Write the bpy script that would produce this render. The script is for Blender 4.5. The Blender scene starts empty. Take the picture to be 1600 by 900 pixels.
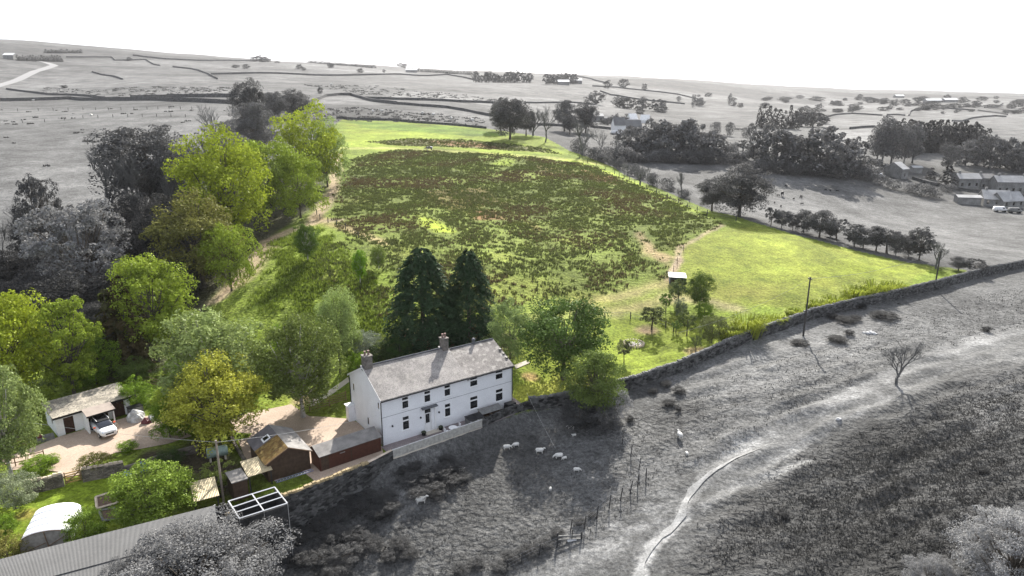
import bpy, bmesh, math, random
import numpy as np
from mathutils import Vector, Matrix
random.seed(7); rng = np.random.default_rng(7)
S = bpy.context.scene; COL = S.collection
PI = math.pi
# ------------------------------------------------------------------ camera model
CH = 37.0; F = 1066.0; PIT = math.atan(300/F); cp, sp = math.cos(PIT), math.sin(PIT)
def ray(u, v):
    a = (u-800)/F; b = (450-v)/F
    return np.array([a, cp+b*sp, -sp+b*cp])
# ------------------------------------------------------------------ terrain
TZ = [(600,690,0),(803,632,0),(700,660,0),(480,640,0),(400,700,0),(163,690,.5),(60,640,.8),(100,780,0),(0,850,-.3),(20,700,.5),
 (560,757,-2.0),(450,830,-3.2),(745,672,-1.3),(800,668,-1.2),(660,783,-2.5),(900,700,-1.2),(900,880,-3.5),(1000,640,.3),(600,880,-4.5),
 (1063,690,.3),(1000,880,-2.5),(1200,880,-1.5),(1400,720,.6),(1250,780,-1.2),(1500,850,.5),(1600,700,2.2),(1400,600,2.5),(1250,640,1.6),(1600,510,3),(1255,505,3.2),(1600,412,2.6),
 (970,605,1),(870,595,.8),(1000,520,2.5),(480,560,1.5),(160,540,1.5),(300,520,2),(60,460,2),(350,1000,-4),(100,950,-2),(0,1000,-2)]
TT = [(1050,445,118),(1200,420,125),(1300,380,145),(1480,410,138),(1100,330,172),(1145,340,160),(1000,285,205),(900,240,250),(672,236,245),
 (530,340,150),(488,407,118),(400,480,105),(660,525,95),(760,500,100),(800,400,128),(800,320,175),(540,190,330),(750,200,320),(850,215,290),
 (100,250,210),(100,180,330),(50,330,155),(350,165,370),(250,440,122),(350,400,132),(300,300,178),(180,350,150),
 (200,157,450),(200,130,650),(200,100,1000),(0,66,1700),(250,84,1900),(400,97,2100),(0,140,600),(400,130,640),
 (700,150,560),(560,150,520),(500,120,900),(640,109,1500),(760,125,1000),(880,132,1000),(900,119,2200),(1050,127,2600),(1200,137,3000),
 (1400,145,3600),(1600,152,4200),(960,185,520),(1250,190,560),(1400,200,500),(1500,230,380),(1550,180,750),(1300,275,262),(1100,240,285),
 (980,270,232),(1400,330,225),(1560,325,238),(1580,380,178),(1250,320,210),(1000,152,900),(1300,162,1200),(1450,165,1000)]
def q_of(x, y):
    r = np.hypot(x, y)+1e-6; g = np.log1p(r/45.0)
    return x/r*g, y/r*g
def tps_fit(P, Z):
    n = len(P); d = np.hypot(P[:,None,0]-P[None,:,0], P[:,None,1]-P[None,:,1])
    K = np.where(d > 0, d*d*np.log(d+1e-12), 0) + np.eye(n)*0.0012
    M = np.zeros((n+3, n+3)); M[:n,:n] = K; M[:n,n] = 1; M[:n,n+1:] = P; M[n:,:n] = M[:n,n:].T
    return np.linalg.solve(M, np.concatenate([Z, [0,0,0]]))
pts = []
for u,v,z in TZ:
    d = ray(u,v); t = (z-CH)/d[2]; pts.append((d[0]*t, d[1]*t, z))
for u,v,t in TT:
    d = ray(u,v); pts.append((d[0]*t, d[1]*t, CH+d[2]*t))
for a,r,z in [(-75,150,14),(-80,600,60),(-70,1800,170),(75,150,3),(80,600,8),(70,2500,30),(180,60,-6),(180,400,-8),(120,150,-3),(-120,150,-3),(0,15,-5),
              (-40,7000,70),(-20,7000,60),(-12,5200,150),(0,7000,20),(20,7000,5),(40,7000,0),(-70,7000,90),(70,7000,0),(-60,60,0),(60,60,2),(150,3000,0),(-150,3000,20)]:
    pts.append((r*math.sin(math.radians(a)), r*math.cos(math.radians(a)), z))
pts = np.array(pts); Q = np.stack(q_of(pts[:,0], pts[:,1]), 1)
LZ = np.sign(pts[:,2])*np.abs(pts[:,2])
W = tps_fit(Q, LZ)
def pdist(x, y, poly, closed=True):
    """distance to polygon outline and inside flag"""
    P = np.asarray(poly, float); n = len(P); D = np.full(np.shape(x), 1e9); ins = np.zeros(np.shape(x), bool)
    for i in range(n if closed else n-1):
        a = P[i]; b = P[(i+1) % n]; e = b-a; L2 = e@e+1e-9
        t = np.clip(((x-a[0])*e[0]+(y-a[1])*e[1])/L2, 0, 1)
        D = np.minimum(D, np.hypot(x-a[0]-t*e[0], y-a[1]-t*e[1]))
        if closed:
            c = ((a[1] > y) != (b[1] > y))
            with np.errstate(divide='ignore', invalid='ignore'):
                xi = a[0]+(y-a[1])*(b[0]-a[0])/((b[1]-a[1]) if b[1] != a[1] else 1e-9)
            ins ^= (c & (x < xi))
    return D, ins
HA = np.array([-14.12, 67.40]); he = np.array([math.cos(math.radians(35.5)), math.sin(math.radians(35.5))]); hg = np.array([-he[1], he[0]])
def hl(s, g): return tuple(HA+he*s+hg*g)
PADS = [([hl(-13,-3.1), hl(12,-2.7), hl(19,-1.5), hl(19,9.5), hl(0,9.5), hl(-7,10), hl(-14,9)], 0.0, 1.6)]
def wav(x, y, sc, seed):
    r = np.random.default_rng(seed); o = 0
    for k in range(6):
        a = r.uniform(0, 2*PI); f = (1/sc)*r.uniform(.6, 1.7); o = o+np.sin(x*math.cos(a)*f*2*PI+y*math.sin(a)*f*2*PI+r.uniform(0, 6.28)+1.3*np.sin((x*math.sin(a)-y*math.cos(a))*f*2.1))
    return o/6
def h0(x, y):
    x = np.asarray(x, float); y = np.asarray(y, float); sh = x.shape; x = x.ravel(); y = y.ravel(); out = np.empty(len(x))
    for i in range(0, len(x), 40000):
        X = x[i:i+40000]; Y = y[i:i+40000]; qx, qy = q_of(X, Y)
        d2 = (qx[:,None]-Q[None,:,0])**2+(qy[:,None]-Q[None,:,1])**2
        z = (np.where(d2 > 0, .5*d2*np.log(d2+1e-20), 0)@W[:len(Q)])+W[-3]+W[-2]*qx+W[-1]*qy
        r = np.hypot(X, Y)
        k = np.clip((r-110)/300, 0, 1); z = z+k*(wav(X, Y, 130, 3)*1.6+wav(X, Y, 420, 4)*4*np.clip((r-300)/900, 0, 1))
        lump = np.clip((Y-40)/20, 0, 1)*np.clip(1-(r-60)/220, 0, 1)
        z = z+lump*(wav(X, Y, 9, 11)*.16+wav(X, Y, 23, 12)*.22)
        # sheep terraces on the bank in the lower right
        tm = np.clip((X-12)/12, 0, 1)*np.clip((95-Y)/12, 0, 1)
        pz_ = np.sin((Y*.88-X*.40+1.5*wav(X, Y, 20, 21))*1.9); z = z+tm*(.2*(pz_+.35*pz_*np.abs(pz_))*np.clip(.5+wav(X, Y, 13, 22)*1.6, 0, 1)+.12*np.sin((Y*.88-X*.40+1.2*wav(X, Y, 11, 25))*3.1)*np.clip(.5+wav(X, Y, 9, 23)*1.6, 0, 1))
        for P, pz, fo in PADS:
            D, ins = pdist(X, Y, P); w = np.where(ins, 1, np.clip(1-D/fo, 0, 1)); w = w*w*(3-2*w); z = z*(1-w)+pz*w
        out[i:i+40000] = z
    return out.reshape(sh)
TS = np.geomspace(25, 8000, 1400)
def G(u, v, dz=0.0):
    d = ray(u, v); P = d[None,:]*TS[:,None]; P[:,2] += CH
    hh = h0(P[:,0], P[:,1])+dz; s = P[:,2]-hh
    k = np.where(s < 0)[0]
    if len(k) == 0: k = [int(np.argmin(s/TS))]
    k = max(int(k[0]), 1); lo, hi = TS[k-1], TS[k]
    f = np.clip(s[k-1]/(s[k-1]-s[k]+1e-9), 0, 1); t = lo+(hi-lo)*f
    for _ in range(3):
        p = d*t; p[2] += CH; e = p[2]-(float(h0(p[0], p[1]))+dz); t = t-e/(d[2]-0.02) if abs(d[2]) > .01 else t
        t = min(max(t, lo), hi)
    return Vector((d[0]*t, d[1]*t, float(h0(d[0]*t, d[1]*t))))
def Gz(u, v, z):
    d = ray(u, v); t = (z-CH)/d[2]; return Vector((d[0]*t, d[1]*t, z))
def fwd(p): return p[1]*cp-(p[2]-CH)*sp
def hpx(p, v):
    b = (450-v)/F; return CH+p[1]*(b*cp-sp)/(cp+b*sp)-p[2]
def poly(*uv): return [tuple(G(u, v)[:2]) for u, v in uv]
# ------------------------------------------------------------------ nodes / materials
def newmat(name):
    m = bpy.data.materials.new(name); m.use_nodes = True; nt = m.node_tree; nt.nodes.clear(); return m, nt
def N(nt, t, **k):
    n = nt.nodes.new(t)
    for a, b in k.items():
        if a == 'i':
            for q, w in b.items(): n.inputs[q].default_value = w
        else: setattr(n, a, b)
    return n
def lk(nt, a, b): nt.links.new(a, b)
def simple(name, col, rough=.7, n1=(3, .25), n2=(25, .15), bump=0.0, bsc=20, metal=0, spec=.3, brick=None, wave=None, spots=None, coords='Object'):
    """base colour with two noise scales, optional bump, wave corrugation, brick pattern"""
    m, nt = newmat(name); o = N(nt, 'ShaderNodeOutputMaterial'); b = N(nt, 'ShaderNodeBsdfPrincipled'); lk(nt, b.outputs[0], o.inputs[0])
    tc = N(nt, 'ShaderNodeTexCoord'); co = tc.outputs[coords]
    b.inputs['Roughness'].default_value = rough; b.inputs['Metallic'].default_value = metal; b.inputs['Specular IOR Level'].default_value = spec
    cur = None; c4 = (*col, 1)
    base = N(nt, 'ShaderNodeRGB'); base.outputs[0].default_value = c4; cur = base.outputs[0]
    hts = []
    if brick:
        bs, mort, c2 = brick; br = N(nt, 'ShaderNodeTexBrick'); lk(nt, co, br.inputs[0]); br.inputs['Color1'].default_value = c4; br.inputs['Color2'].default_value = (*c2, 1)
        br.inputs['Mortar'].default_value = (*mort, 1); br.inputs['Scale'].default_value = bs; br.inputs['Mortar Size'].default_value = .012; cur = br.outputs[0]
    for sc, am in (n1, n2):
        nz = N(nt, 'ShaderNodeTexNoise'); lk(nt, co, nz.inputs[0]); nz.inputs['Scale'].default_value = sc; nz.inputs['Detail'].default_value = 5
        mr = N(nt, 'ShaderNodeMapRange'); lk(nt, nz.outputs[0], mr.inputs[0]); mr.inputs[1].default_value = .3; mr.inputs[2].default_value = .7
        mr.inputs[3].default_value = 1-am; mr.inputs[4].default_value = 1+am
        mx = N(nt, 'ShaderNodeMix', data_type='RGBA', blend_type='MULTIPLY'); mx.inputs[0].default_value = 1
        lk(nt, cur, mx.inputs[6]); lk(nt, mr.outputs[0], mx.inputs[7]); cur = mx.outputs[2]
    if spots:
        sc, c3, lo, hi = spots; nz = N(nt, 'ShaderNodeTexNoise'); lk(nt, co, nz.inputs[0]); nz.inputs['Scale'].default_value = sc; nz.inputs['Detail'].default_value = 6
        mr = N(nt, 'ShaderNodeMapRange'); lk(nt, nz.outputs[0], mr.inputs[0]); mr.inputs[1].default_value = lo; mr.inputs[2].default_value = hi
        mx = N(nt, 'ShaderNodeMix', data_type='RGBA'); lk(nt, mr.outputs[0], mx.inputs[0]); lk(nt, cur, mx.inputs[6]); mx.inputs[7].default_value = (*c3, 1); cur = mx.outputs[2]
    lk(nt, cur, b.inputs['Base Color'])
    hsrc = None
    if wave:
        wv = N(nt, 'ShaderNodeTexWave'); mp = N(nt, 'ShaderNodeMapping'); lk(nt, co, mp.inputs[0]); mp.inputs['Rotation'].default_value = (0, 0, wave[1]); lk(nt, mp.outputs[0], wv.inputs[0])
        wv.inputs['Scale'].default_value = wave[0]; hsrc = wv.outputs['Fac']; bd = wave[2]
    elif bump:
        nz = N(nt, 'ShaderNodeTexNoise'); lk(nt, co, nz.inputs[0]); nz.inputs['Scale'].default_value = bsc; nz.inputs['Detail'].default_value = 6; hsrc = nz.outputs[0]; bd = bump
    if hsrc:
        bp = N(nt, 'ShaderNodeBump'); bp.inputs['Distance'].default_value = bd; bp.inputs['Strength'].default_value = 1; lk(nt, hsrc, bp.inputs['Height']); lk(nt, bp.outputs[0], b.inputs['Normal'])
    return m
def stone_mat(name, c1, c2, sc=2.2, mossy=None):
    m, nt = newmat(name); o = N(nt, 'ShaderNodeOutputMaterial'); b = N(nt, 'ShaderNodeBsdfPrincipled'); lk(nt, b.outputs[0], o.inputs[0]); b.inputs['Roughness'].default_value = .9; b.inputs['Specular IOR Level'].default_value = .15
    tc = N(nt, 'ShaderNodeTexCoord'); mp = N(nt, 'ShaderNodeMapping'); mp.inputs['Scale'].default_value = (1, 1, 2.0); lk(nt, tc.outputs['Object'], mp.inputs[0])
    vo = N(nt, 'ShaderNodeTexVoronoi'); vo.inputs['Scale'].default_value = sc; lk(nt, mp.outputs[0], vo.inputs[0])
    vd = N(nt, 'ShaderNodeTexVoronoi', feature='DISTANCE_TO_EDGE'); vd.inputs['Scale'].default_value = sc; lk(nt, mp.outputs[0], vd.inputs[0])
    bw = N(nt, 'ShaderNodeSeparateColor'); lk(nt, vo.outputs['Color'], bw.inputs[0])
    mx = N(nt, 'ShaderNodeMix', data_type='RGBA'); lk(nt, bw.outputs[0], mx.inputs[0]); mx.inputs[6].default_value = (*c1, 1); mx.inputs[7].default_value = (*c2, 1)
    nz = N(nt, 'ShaderNodeTexNoise'); nz.inputs['Scale'].default_value = 1.3; nz.inputs['Detail'].default_value = 8; lk(nt, tc.outputs['Object'], nz.inputs[0])
    mr = N(nt, 'ShaderNodeMapRange'); mr.inputs[1].default_value = .3; mr.inputs[2].default_value = .7; mr.inputs[3].default_value = .55; mr.inputs[4].default_value = 1.4; lk(nt, nz.outputs[0], mr.inputs[0])
    m2 = N(nt, 'ShaderNodeMix', data_type='RGBA', blend_type='MULTIPLY'); m2.inputs[0].default_value = 1; lk(nt, mx.outputs[2], m2.inputs[6]); lk(nt, mr.outputs[0], m2.inputs[7])
    lk(nt, m2.outputs[2], b.inputs['Base Color'])
    r2 = N(nt, 'ShaderNodeMapRange'); r2.inputs[2].default_value = .12; lk(nt, vd.outputs[0], r2.inputs[0])
    bp = N(nt, 'ShaderNodeBump'); bp.inputs['Distance'].default_value = .08; lk(nt, r2.outputs[0], bp.inputs['Height']); lk(nt, bp.outputs[0], b.inputs['Normal'])
    return m
def leaf_mat():
    m, nt = newmat('leaf'); o = N(nt, 'ShaderNodeOutputMaterial'); oi = N(nt, 'ShaderNodeObjectInfo'); at = N(nt, 'ShaderNodeAttribute', attribute_name='v')
    mr = N(nt, 'ShaderNodeMapRange'); mr.inputs[3].default_value = .45; mr.inputs[4].default_value = 1.7; lk(nt, at.outputs['Fac'], mr.inputs[0])
    mx = N(nt, 'ShaderNodeMix', data_type='RGBA', blend_type='MULTIPLY'); mx.inputs[0].default_value = 1; lk(nt, oi.outputs['Color'], mx.inputs[6]); lk(nt, mr.outputs[0], mx.inputs[7])
    d = N(nt, 'ShaderNodeBsdfDiffuse'); t = N(nt, 'ShaderNodeBsdfTranslucent'); g = N(nt, 'ShaderNodeBsdfGlossy'); g.inputs['Roughness'].default_value = .45; g.inputs[0].default_value = (1, 1, 1, 1)
    lk(nt, mx.outputs[2], d.inputs[0]); lk(nt, mx.outputs[2], t.inputs[0])
    a = N(nt, 'ShaderNodeMixShader'); a.inputs[0].default_value = .25; lk(nt, d.outputs[0], a.inputs[1]); lk(nt, t.outputs[0], a.inputs[2])
    b = N(nt, 'ShaderNodeMixShader'); b.inputs[0].default_value = .008; lk(nt, a.outputs[0], b.inputs[1]); lk(nt, g.outputs[0], b.inputs[2]); lk(nt, b.outputs[0], o.inputs[0])
    return m
def blade_mat():
    m, nt = newmat('grass_blades'); o = N(nt, 'ShaderNodeOutputMaterial'); at = N(nt, 'ShaderNodeAttribute', attribute_name='tint')
    d = N(nt, 'ShaderNodeBsdfDiffuse'); t = N(nt, 'ShaderNodeBsdfTranslucent'); lk(nt, at.outputs['Color'], d.inputs[0]); lk(nt, at.outputs['Color'], t.inputs[0])
    a = N(nt, 'ShaderNodeMixShader'); a.inputs[0].default_value = .35; lk(nt, d.outputs[0], a.inputs[1]); lk(nt, t.outputs[0], a.inputs[2]); lk(nt, a.outputs[0], o.inputs[0])
    return m
def ground_mat():
    m, nt = newmat('ground'); o = N(nt, 'ShaderNodeOutputMaterial'); b = N(nt, 'ShaderNodeBsdfPrincipled'); lk(nt, b.outputs[0], o.inputs[0]); b.inputs['Roughness'].default_value = .95; b.inputs['Specular IOR Level'].default_value = .1
    at = N(nt, 'ShaderNodeAttribute', attribute_name='Col'); ro = N(nt, 'ShaderNodeAttribute', attribute_name='tuft'); tc = N(nt, 'ShaderNodeTexCoord'); cur = at.outputs['Color']
    for sc, am, det in ((.012, .3, 8), (.08, .36, 8), (.55, .24, 5), (2.6, .36, 3), (7, .28, 2)):
        nz = N(nt, 'ShaderNodeTexNoise'); lk(nt, tc.outputs['Object'], nz.inputs[0]); nz.inputs['Scale'].default_value = sc; nz.inputs['Detail'].default_value = det
        mr = N(nt, 'ShaderNodeMapRange'); lk(nt, nz.outputs[0], mr.inputs[0]); mr.inputs[1].default_value = .3; mr.inputs[2].default_value = .7; mr.inputs[3].default_value = 1-am; mr.inputs[4].default_value = 1+am
        mx = N(nt, 'ShaderNodeMix', data_type='RGBA', blend_type='MULTIPLY'); mx.inputs[0].default_value = 1; lk(nt, cur, mx.inputs[6]); lk(nt, mr.outputs[0], mx.inputs[7]); cur = mx.outputs[2]
    lk(nt, cur, b.inputs['Base Color'])
    n1 = N(nt, 'ShaderNodeTexNoise'); n1.inputs['Scale'].default_value = 1.7; n1.inputs['Detail'].default_value = 5; lk(nt, tc.outputs['Object'], n1.inputs[0])
    ml = N(nt, 'ShaderNodeMath', operation='MULTIPLY'); lk(nt, n1.outputs[0], ml.inputs[0]); lk(nt, ro.outputs['Fac'], ml.inputs[1])
    bp = N(nt, 'ShaderNodeBump'); bp.inputs['Distance'].default_value = .9; bp.inputs['Strength'].default_value = 1; lk(nt, ml.outputs[0], bp.inputs['Height']); lk(nt, bp.outputs[0], b.inputs['Normal'])
    return m
LEAF = leaf_mat(); BLADE = blade_mat(); GROUND = ground_mat()
BARK = simple('bark', (.10, .085, .07), .9, (4, .4), (30, .3), .02, 30); BARKG = simple('grey_bark', (.10, .10, .10), .9, (4, .4), (30, .3), .02, 30)
BIRCHB = simple('birch_bark', (.42, .40, .37), .8, (5, .5), (30, .3))
WHITE = simple('white_render', (.86, .87, .89), .8, (.7, .05), (6, .05), .012, 9, brick=(1.6, (.80, .81, .83), (.88, .89, .91)))
WPAINT = simple('white_paint', (.8, .8, .8), .45, (2, .05), (20, .05)); GLASS = simple('window_glass', (.015, .017, .02), .06, (1, .2), (5, .1), spec=.8)
SLATE = simple('slate_roof', (.25, .235, .22), .75, (.45, .32), (7, .35), .03, 12, brick=(2.4, (.13, .12, .115), (.24, .22, .21)), spots=(1.8, (.33, .31, .28), .5, .75))
SLATE2 = simple('mossy_slate_roof', (.20, .185, .175), .8, (.6, .4), (8, .4), .03, 12, brick=(2.4, (.11, .1, .095), (.19, .175, .165)), spots=(1.6, (.34, .32, .295), .5, .66))
BLACK = simple('black_plastic', (.012, .012, .014), .5); DARK = simple('dark_void', (.02, .018, .016), .9)
STONE = stone_mat('garden_stone', (.13, .115, .10), (.24, .21, .18)); STONEF = stone_mat('far_field_stone', (.07, .07, .07), (.12, .12, .12), 1.2); STONEG = stone_mat('field_stone', (.03, .03, .03), (.15, .15, .148), 2.2)
COPE = simple('pale_coping', (.5, .42, .34), .85, (2, .2), (15, .2), .01); BRICKY = simple('chimney_stone', (.16, .145, .13), .9, (3, .4), (14, .3), .03, 10)
POT = simple('clay_pot', (.19, .13, .11), .8); LEAD = simple('lead_flashing', (.10, .105, .115), .5)
BROWN = simple('dark_brown_wood', (.045, .022, .014), .6, (3, .3), (30, .2), wave=(3, 0, .01)); RED = simple('red_brown_timber', (.085, .032, .02), .65, (3, .2), (30, .2), wave=(4, 0, .012))
SHEDW = simple('weathered_boards', (.07, .045, .03), .8, (3, .3), (30, .2), wave=(4, 0, .01)); FELT = simple('grey_roof_felt', (.20, .19, .18), .85, (1.2, .25), (20, .2), .01)
FELTD = simple('dark_roof_felt', (.13, .12, .125), .85, (1.2, .25), (20, .25), .01); MOSS = simple('brown_mossy_felt', (.15, .09, .028), .9, (1.5, .45), (14, .4), .03, 14, spots=(3, (.24, .18, .06), .5, .7))
LICH = simple('lichen_roof', (.30, .27, .22), .9, (1, .4), (9, .4), .03, 14, spots=(4, (.12, .11, .10), .52, .66)); CANOPY = simple('canopy_felt', (.32, .27, .235), .85, (1.5, .1), (20, .08))
WOOD = simple('weathered_timber', (.20, .13, .08), .85, (3, .3), (25, .2)); WOODG = simple('grey_timber', (.16, .16, .155), .85, (3, .3), (25, .2)); DWOOD = simple('dark_post_wood', (.045, .045, .045), .9)
POLEW = simple('pole_wood', (.05, .048, .045), .9, (2, .3), (15, .3)); METAL = simple('galvanised_metal', (.5, .5, .5), .4, metal=.6); WIRE = simple('wire', (.25, .25, .25), .5)
PAVE = simple('beige_paving', (.42, .33, .26), .85, (.25, .12), (6, .14), brick=(.9, (.31, .24, .185), (.40, .31, .24))); SLAB = simple('patio_slabs', (.20, .17, .17), .8, (.5, .15), (6, .1), brick=(1.2, (.12, .1, .1), (.25, .21, .21)))
CONC = simple('pale_concrete', (.55, .50, .42), .85, (.4, .12), (8, .1)); CORR = simple('corrugated_clear', (.62, .52, .33), .5, (1, .12), (9, .1), wave=(2.3, 0, .06))
BARN = simple('barn_sheet_roof', (.11, .11, .11), .55, (.5, .14), (6, .12), wave=(3.5, 0, .03)); ROOFG = simple('pale_grey_roof', (.34, .34, .34), .8, (.3, .2), (4, .2)); ROOFD = simple('dark_grey_roof', (.15, .15, .15), .8, (.3, .2), (4, .2))
GWALL = simple('grey_stone_house', (.2, .2, .195), .9, (.5, .3), (4, .3)); GWHITE = simple('white_grey_render', (.75, .75, .75), .8); TRACK = simple('pale_track', (.36, .36, .355), .9, (.3, .2), (4, .15), .03, 6)
FARROAD = simple('far_road_grey', (.22, .22, .22), .9); DSOIL = simple('dark_soil', (.11, .075, .055), .95, (3, .3), (15, .3), .04, 10)
TANK = simple('oil_tank_green', (.27, .35, .31), .5); BLUE = simple('blue_plastic', (.02, .10, .55), .45); SHEET = simple('crumpled_grey_cover', (.42, .42, .42), .45, (3, .35), (9, .2), .08, 5)
MAROON = simple('maroon_cover', (.12, .03, .035), .5, (3, .3), (9, .2), .03, 5); NET = simple('tunnel_netting', (.92, .92, .92), .6, (1, .04), (6, .03), .02, 3); MUSH = simple('dull_polythene', (.34, .32, .29), .4)
WOOL = simple('sheep_wool', (.62, .61, .58), .95, (6, .2), (30, .15), .03, 14); FACE = simple('sheep_face', (.10, .10, .10), .8); HORSE = simple('piebald_coat', (.07, .055, .05), .6, (3, .2), (9, .1), spots=(1.1, (.75, .75, .75), .48, .5))
CARW = simple('white_car_paint', (.82, .82, .83), .22, (1, .01), (5, .01), spec=.6); CHROME = simple('silver_trim', (.6, .6, .6), .25, metal=.8); RUBBER = simple('tyre_rubber', (.02, .02, .02), .8); CGLASS = simple('car_glass', (.012, .016, .028), .05, (1, .1), (2, .1), spec=.9)
LAMP = simple('headlight_glass', (.5, .55, .7), .1, spec=.8); ORANGE = simple('orange_mirror', (.7, .13, .06), .4); HEDGEW = simple('bare_twig', (.12, .12, .118), .9)
# ------------------------------------------------------------------ object helpers
def tag(o, label=None, cat=None, group=None, kind=None):
    if label: o['label'] = label
    if cat: o['category'] = cat
    if group: o['group'] = group
    if kind: o['kind'] = kind
    return o
def empty(name, loc, rz=0, label=None, cat=None, group=None):
    o = bpy.data.objects.new(name, None); COL.objects.link(o); o.location = loc; o.rotation_euler = (0, 0, rz); o.empty_display_size = .3
    return tag(o, label, cat, group)
class MB:
    def __init__(s): s.v = []; s.f = []; s.m = []
    def poly(s, pts, m=0):
        k = len(s.v); s.v += [tuple(p) for p in pts]; s.f.append(tuple(range(k, k+len(pts)))); s.m.append(m); return s
    def hexa(s, p, m=0):
        """8 points: bottom 4 ccw, top 4 ccw"""
        k = len(s.v); s.v += [tuple(q) for q in p]
        for f in ((3,2,1,0),(4,5,6,7),(0,1,5,4),(1,2,6,5),(2,3,7,6),(3,0,4,7)): s.f.append(tuple(k+i for i in f)); s.m.append(m)
        return s
    def box(s, x0, y0, z0, x1, y1, z1, m=0):
        return s.hexa([(x0,y0,z0),(x1,y0,z0),(x1,y1,z0),(x0,y1,z0),(x0,y0,z1),(x1,y0,z1),(x1,y1,z1),(x0,y1,z1)], m)
    def tube(s, pts, rs, n=6, m=0, cap=True):
        k = len(s.v); P = [Vector(p) for p in pts]; up = Vector((0.13, .21, 1)).normalized()
        for i, p in enumerate(P):
            d = (P[min(i+1, len(P)-1)]-P[max(i-1, 0)]).normalized(); a = d.cross(up)
            if a.length < .1: a = d.cross(Vector((1, 0, 0)))
            a.normalize(); b = d.cross(a)
            for j in range(n):
                t = 2*PI*j/n; s.v.append(tuple(p+(a*math.cos(t)+b*math.sin(t))*rs[i]))
        for i in range(len(P)-1):
            for j in range(n):
                s.f.append((k+i*n+j, k+i*n+(j+1) % n, k+(i+1)*n+(j+1) % n, k+(i+1)*n+j)); s.m.append(m)
        if cap:
            s.f.append(tuple(k+j for j in range(n-1, -1, -1))); s.m.append(m); q = k+(len(P)-1)*n; s.f.append(tuple(q+j for j in range(n))); s.m.append(m)
        return s
    def bar(s, a, b, w, m=0): return s.tube([a, b], [w/2*1.2, w/2*1.2], 4, m)
    def build(s, name, mats, parent=None, smooth=False, bevel=0):
        me = bpy.data.meshes.new(name); me.from_pydata(s.v, [], s.f)
        if not isinstance(mats, (list, tuple)): mats = [mats]
        for q in mats: me.materials.append(q)
        me.polygons.foreach_set('material_index', s.m)
        if smooth: me.polygons.foreach_set('use_smooth', [True]*len(s.f))
        me.update(); o = bpy.data.objects.new(name, me); COL.objects.link(o)
        if bevel:
            md = o.modifiers.new('bevel', 'BEVEL'); md.width = bevel; md.segments = 2; md.limit_method = 'ANGLE'
        if parent: o.parent = parent
        return o
def copy_tree(o, parent=None):
    c = o.copy(); COL.objects.link(c); c.parent = parent
    for ch in list(o.children): copy_tree(ch, c)
    return c
def setcol(o, col):
    o.color = (*col, 1)
    for c in o.children: setcol(c, col)
def drape(name, P, mat, off=.05, step=2.0, label=None, cat=None, kind='structure'):
    bm = bmesh.new(); f = bm.faces.new([bm.verts.new((p[0], p[1], 0)) for p in P])
    xs = [p[0] for p in P]; ys = [p[1] for p in P]
    for ax, lo, hi in ((0, min(xs), max(xs)), (1, min(ys), max(ys))):
        c = math.ceil(lo/step)*step
        while c < hi:
            co = [0, 0, 0]; no = [0, 0, 0]; co[ax] = c; no[ax] = 1
            bmesh.ops.bisect_plane(bm, geom=bm.verts[:]+bm.edges[:]+bm.faces[:], plane_co=co, plane_no=no); c += step
    A = np.array([v.co[:2] for v in bm.verts]); z = h0(A[:,0], A[:,1])+off
    for v, q in zip(bm.verts, z): v.co.z = q
    bmesh.ops.recalc_face_normals(bm, faces=bm.faces[:])
    me = bpy.data.meshes.new(name); bm.to_mesh(me); bm.free(); me.materials.append(mat); o = bpy.data.objects.new(name, me); COL.objects.link(o)
    if me.polygons[0].normal.z < 0: me.flip_normals()
    return tag(o, label, cat, kind=kind)
def resample(P, step):
    out = [Vector(P[0])]
    for a, b in zip(P, P[1:]):
        a = Vector(a); b = Vector(b); n = max(1, int((b-a).length/step))
        for i in range(1, n+1): out.append(a.lerp(b, i/n))
    return out
def ribbon(name, P, w, mat, off=.06, step=2, label=None, cat=None, wob=0, taper=0):
    Q_ = resample([(p[0], p[1]) for p in P], step); m = MB(); V = []
    for i, p in enumerate(Q_):
        d = (Q_[min(i+1, len(Q_)-1)]-Q_[max(i-1, 0)]).normalized(); n = Vector((-d.y, d.x)); ww = w*(1+wob*random.uniform(-1, 1))*(min(1, .12+i/(len(Q_)*taper)) if taper else 1)
        for t in (-.5, -.17, .17, .5): q = p+n*ww*t; V.append((q.x, q.y, float(h0(q.x, q.y))+off))
    m.v = V
    for i in range(len(Q_)-1):
        for j in range(3): k = i*4+j; m.f.append((k, k+1, k+5, k+4)); m.m.append(0)
    o = m.build(name, mat)
    if o.data.polygons[0].normal.z < 0: o.data.flip_normals()
    return tag(o, label, cat, kind='structure')
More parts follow.
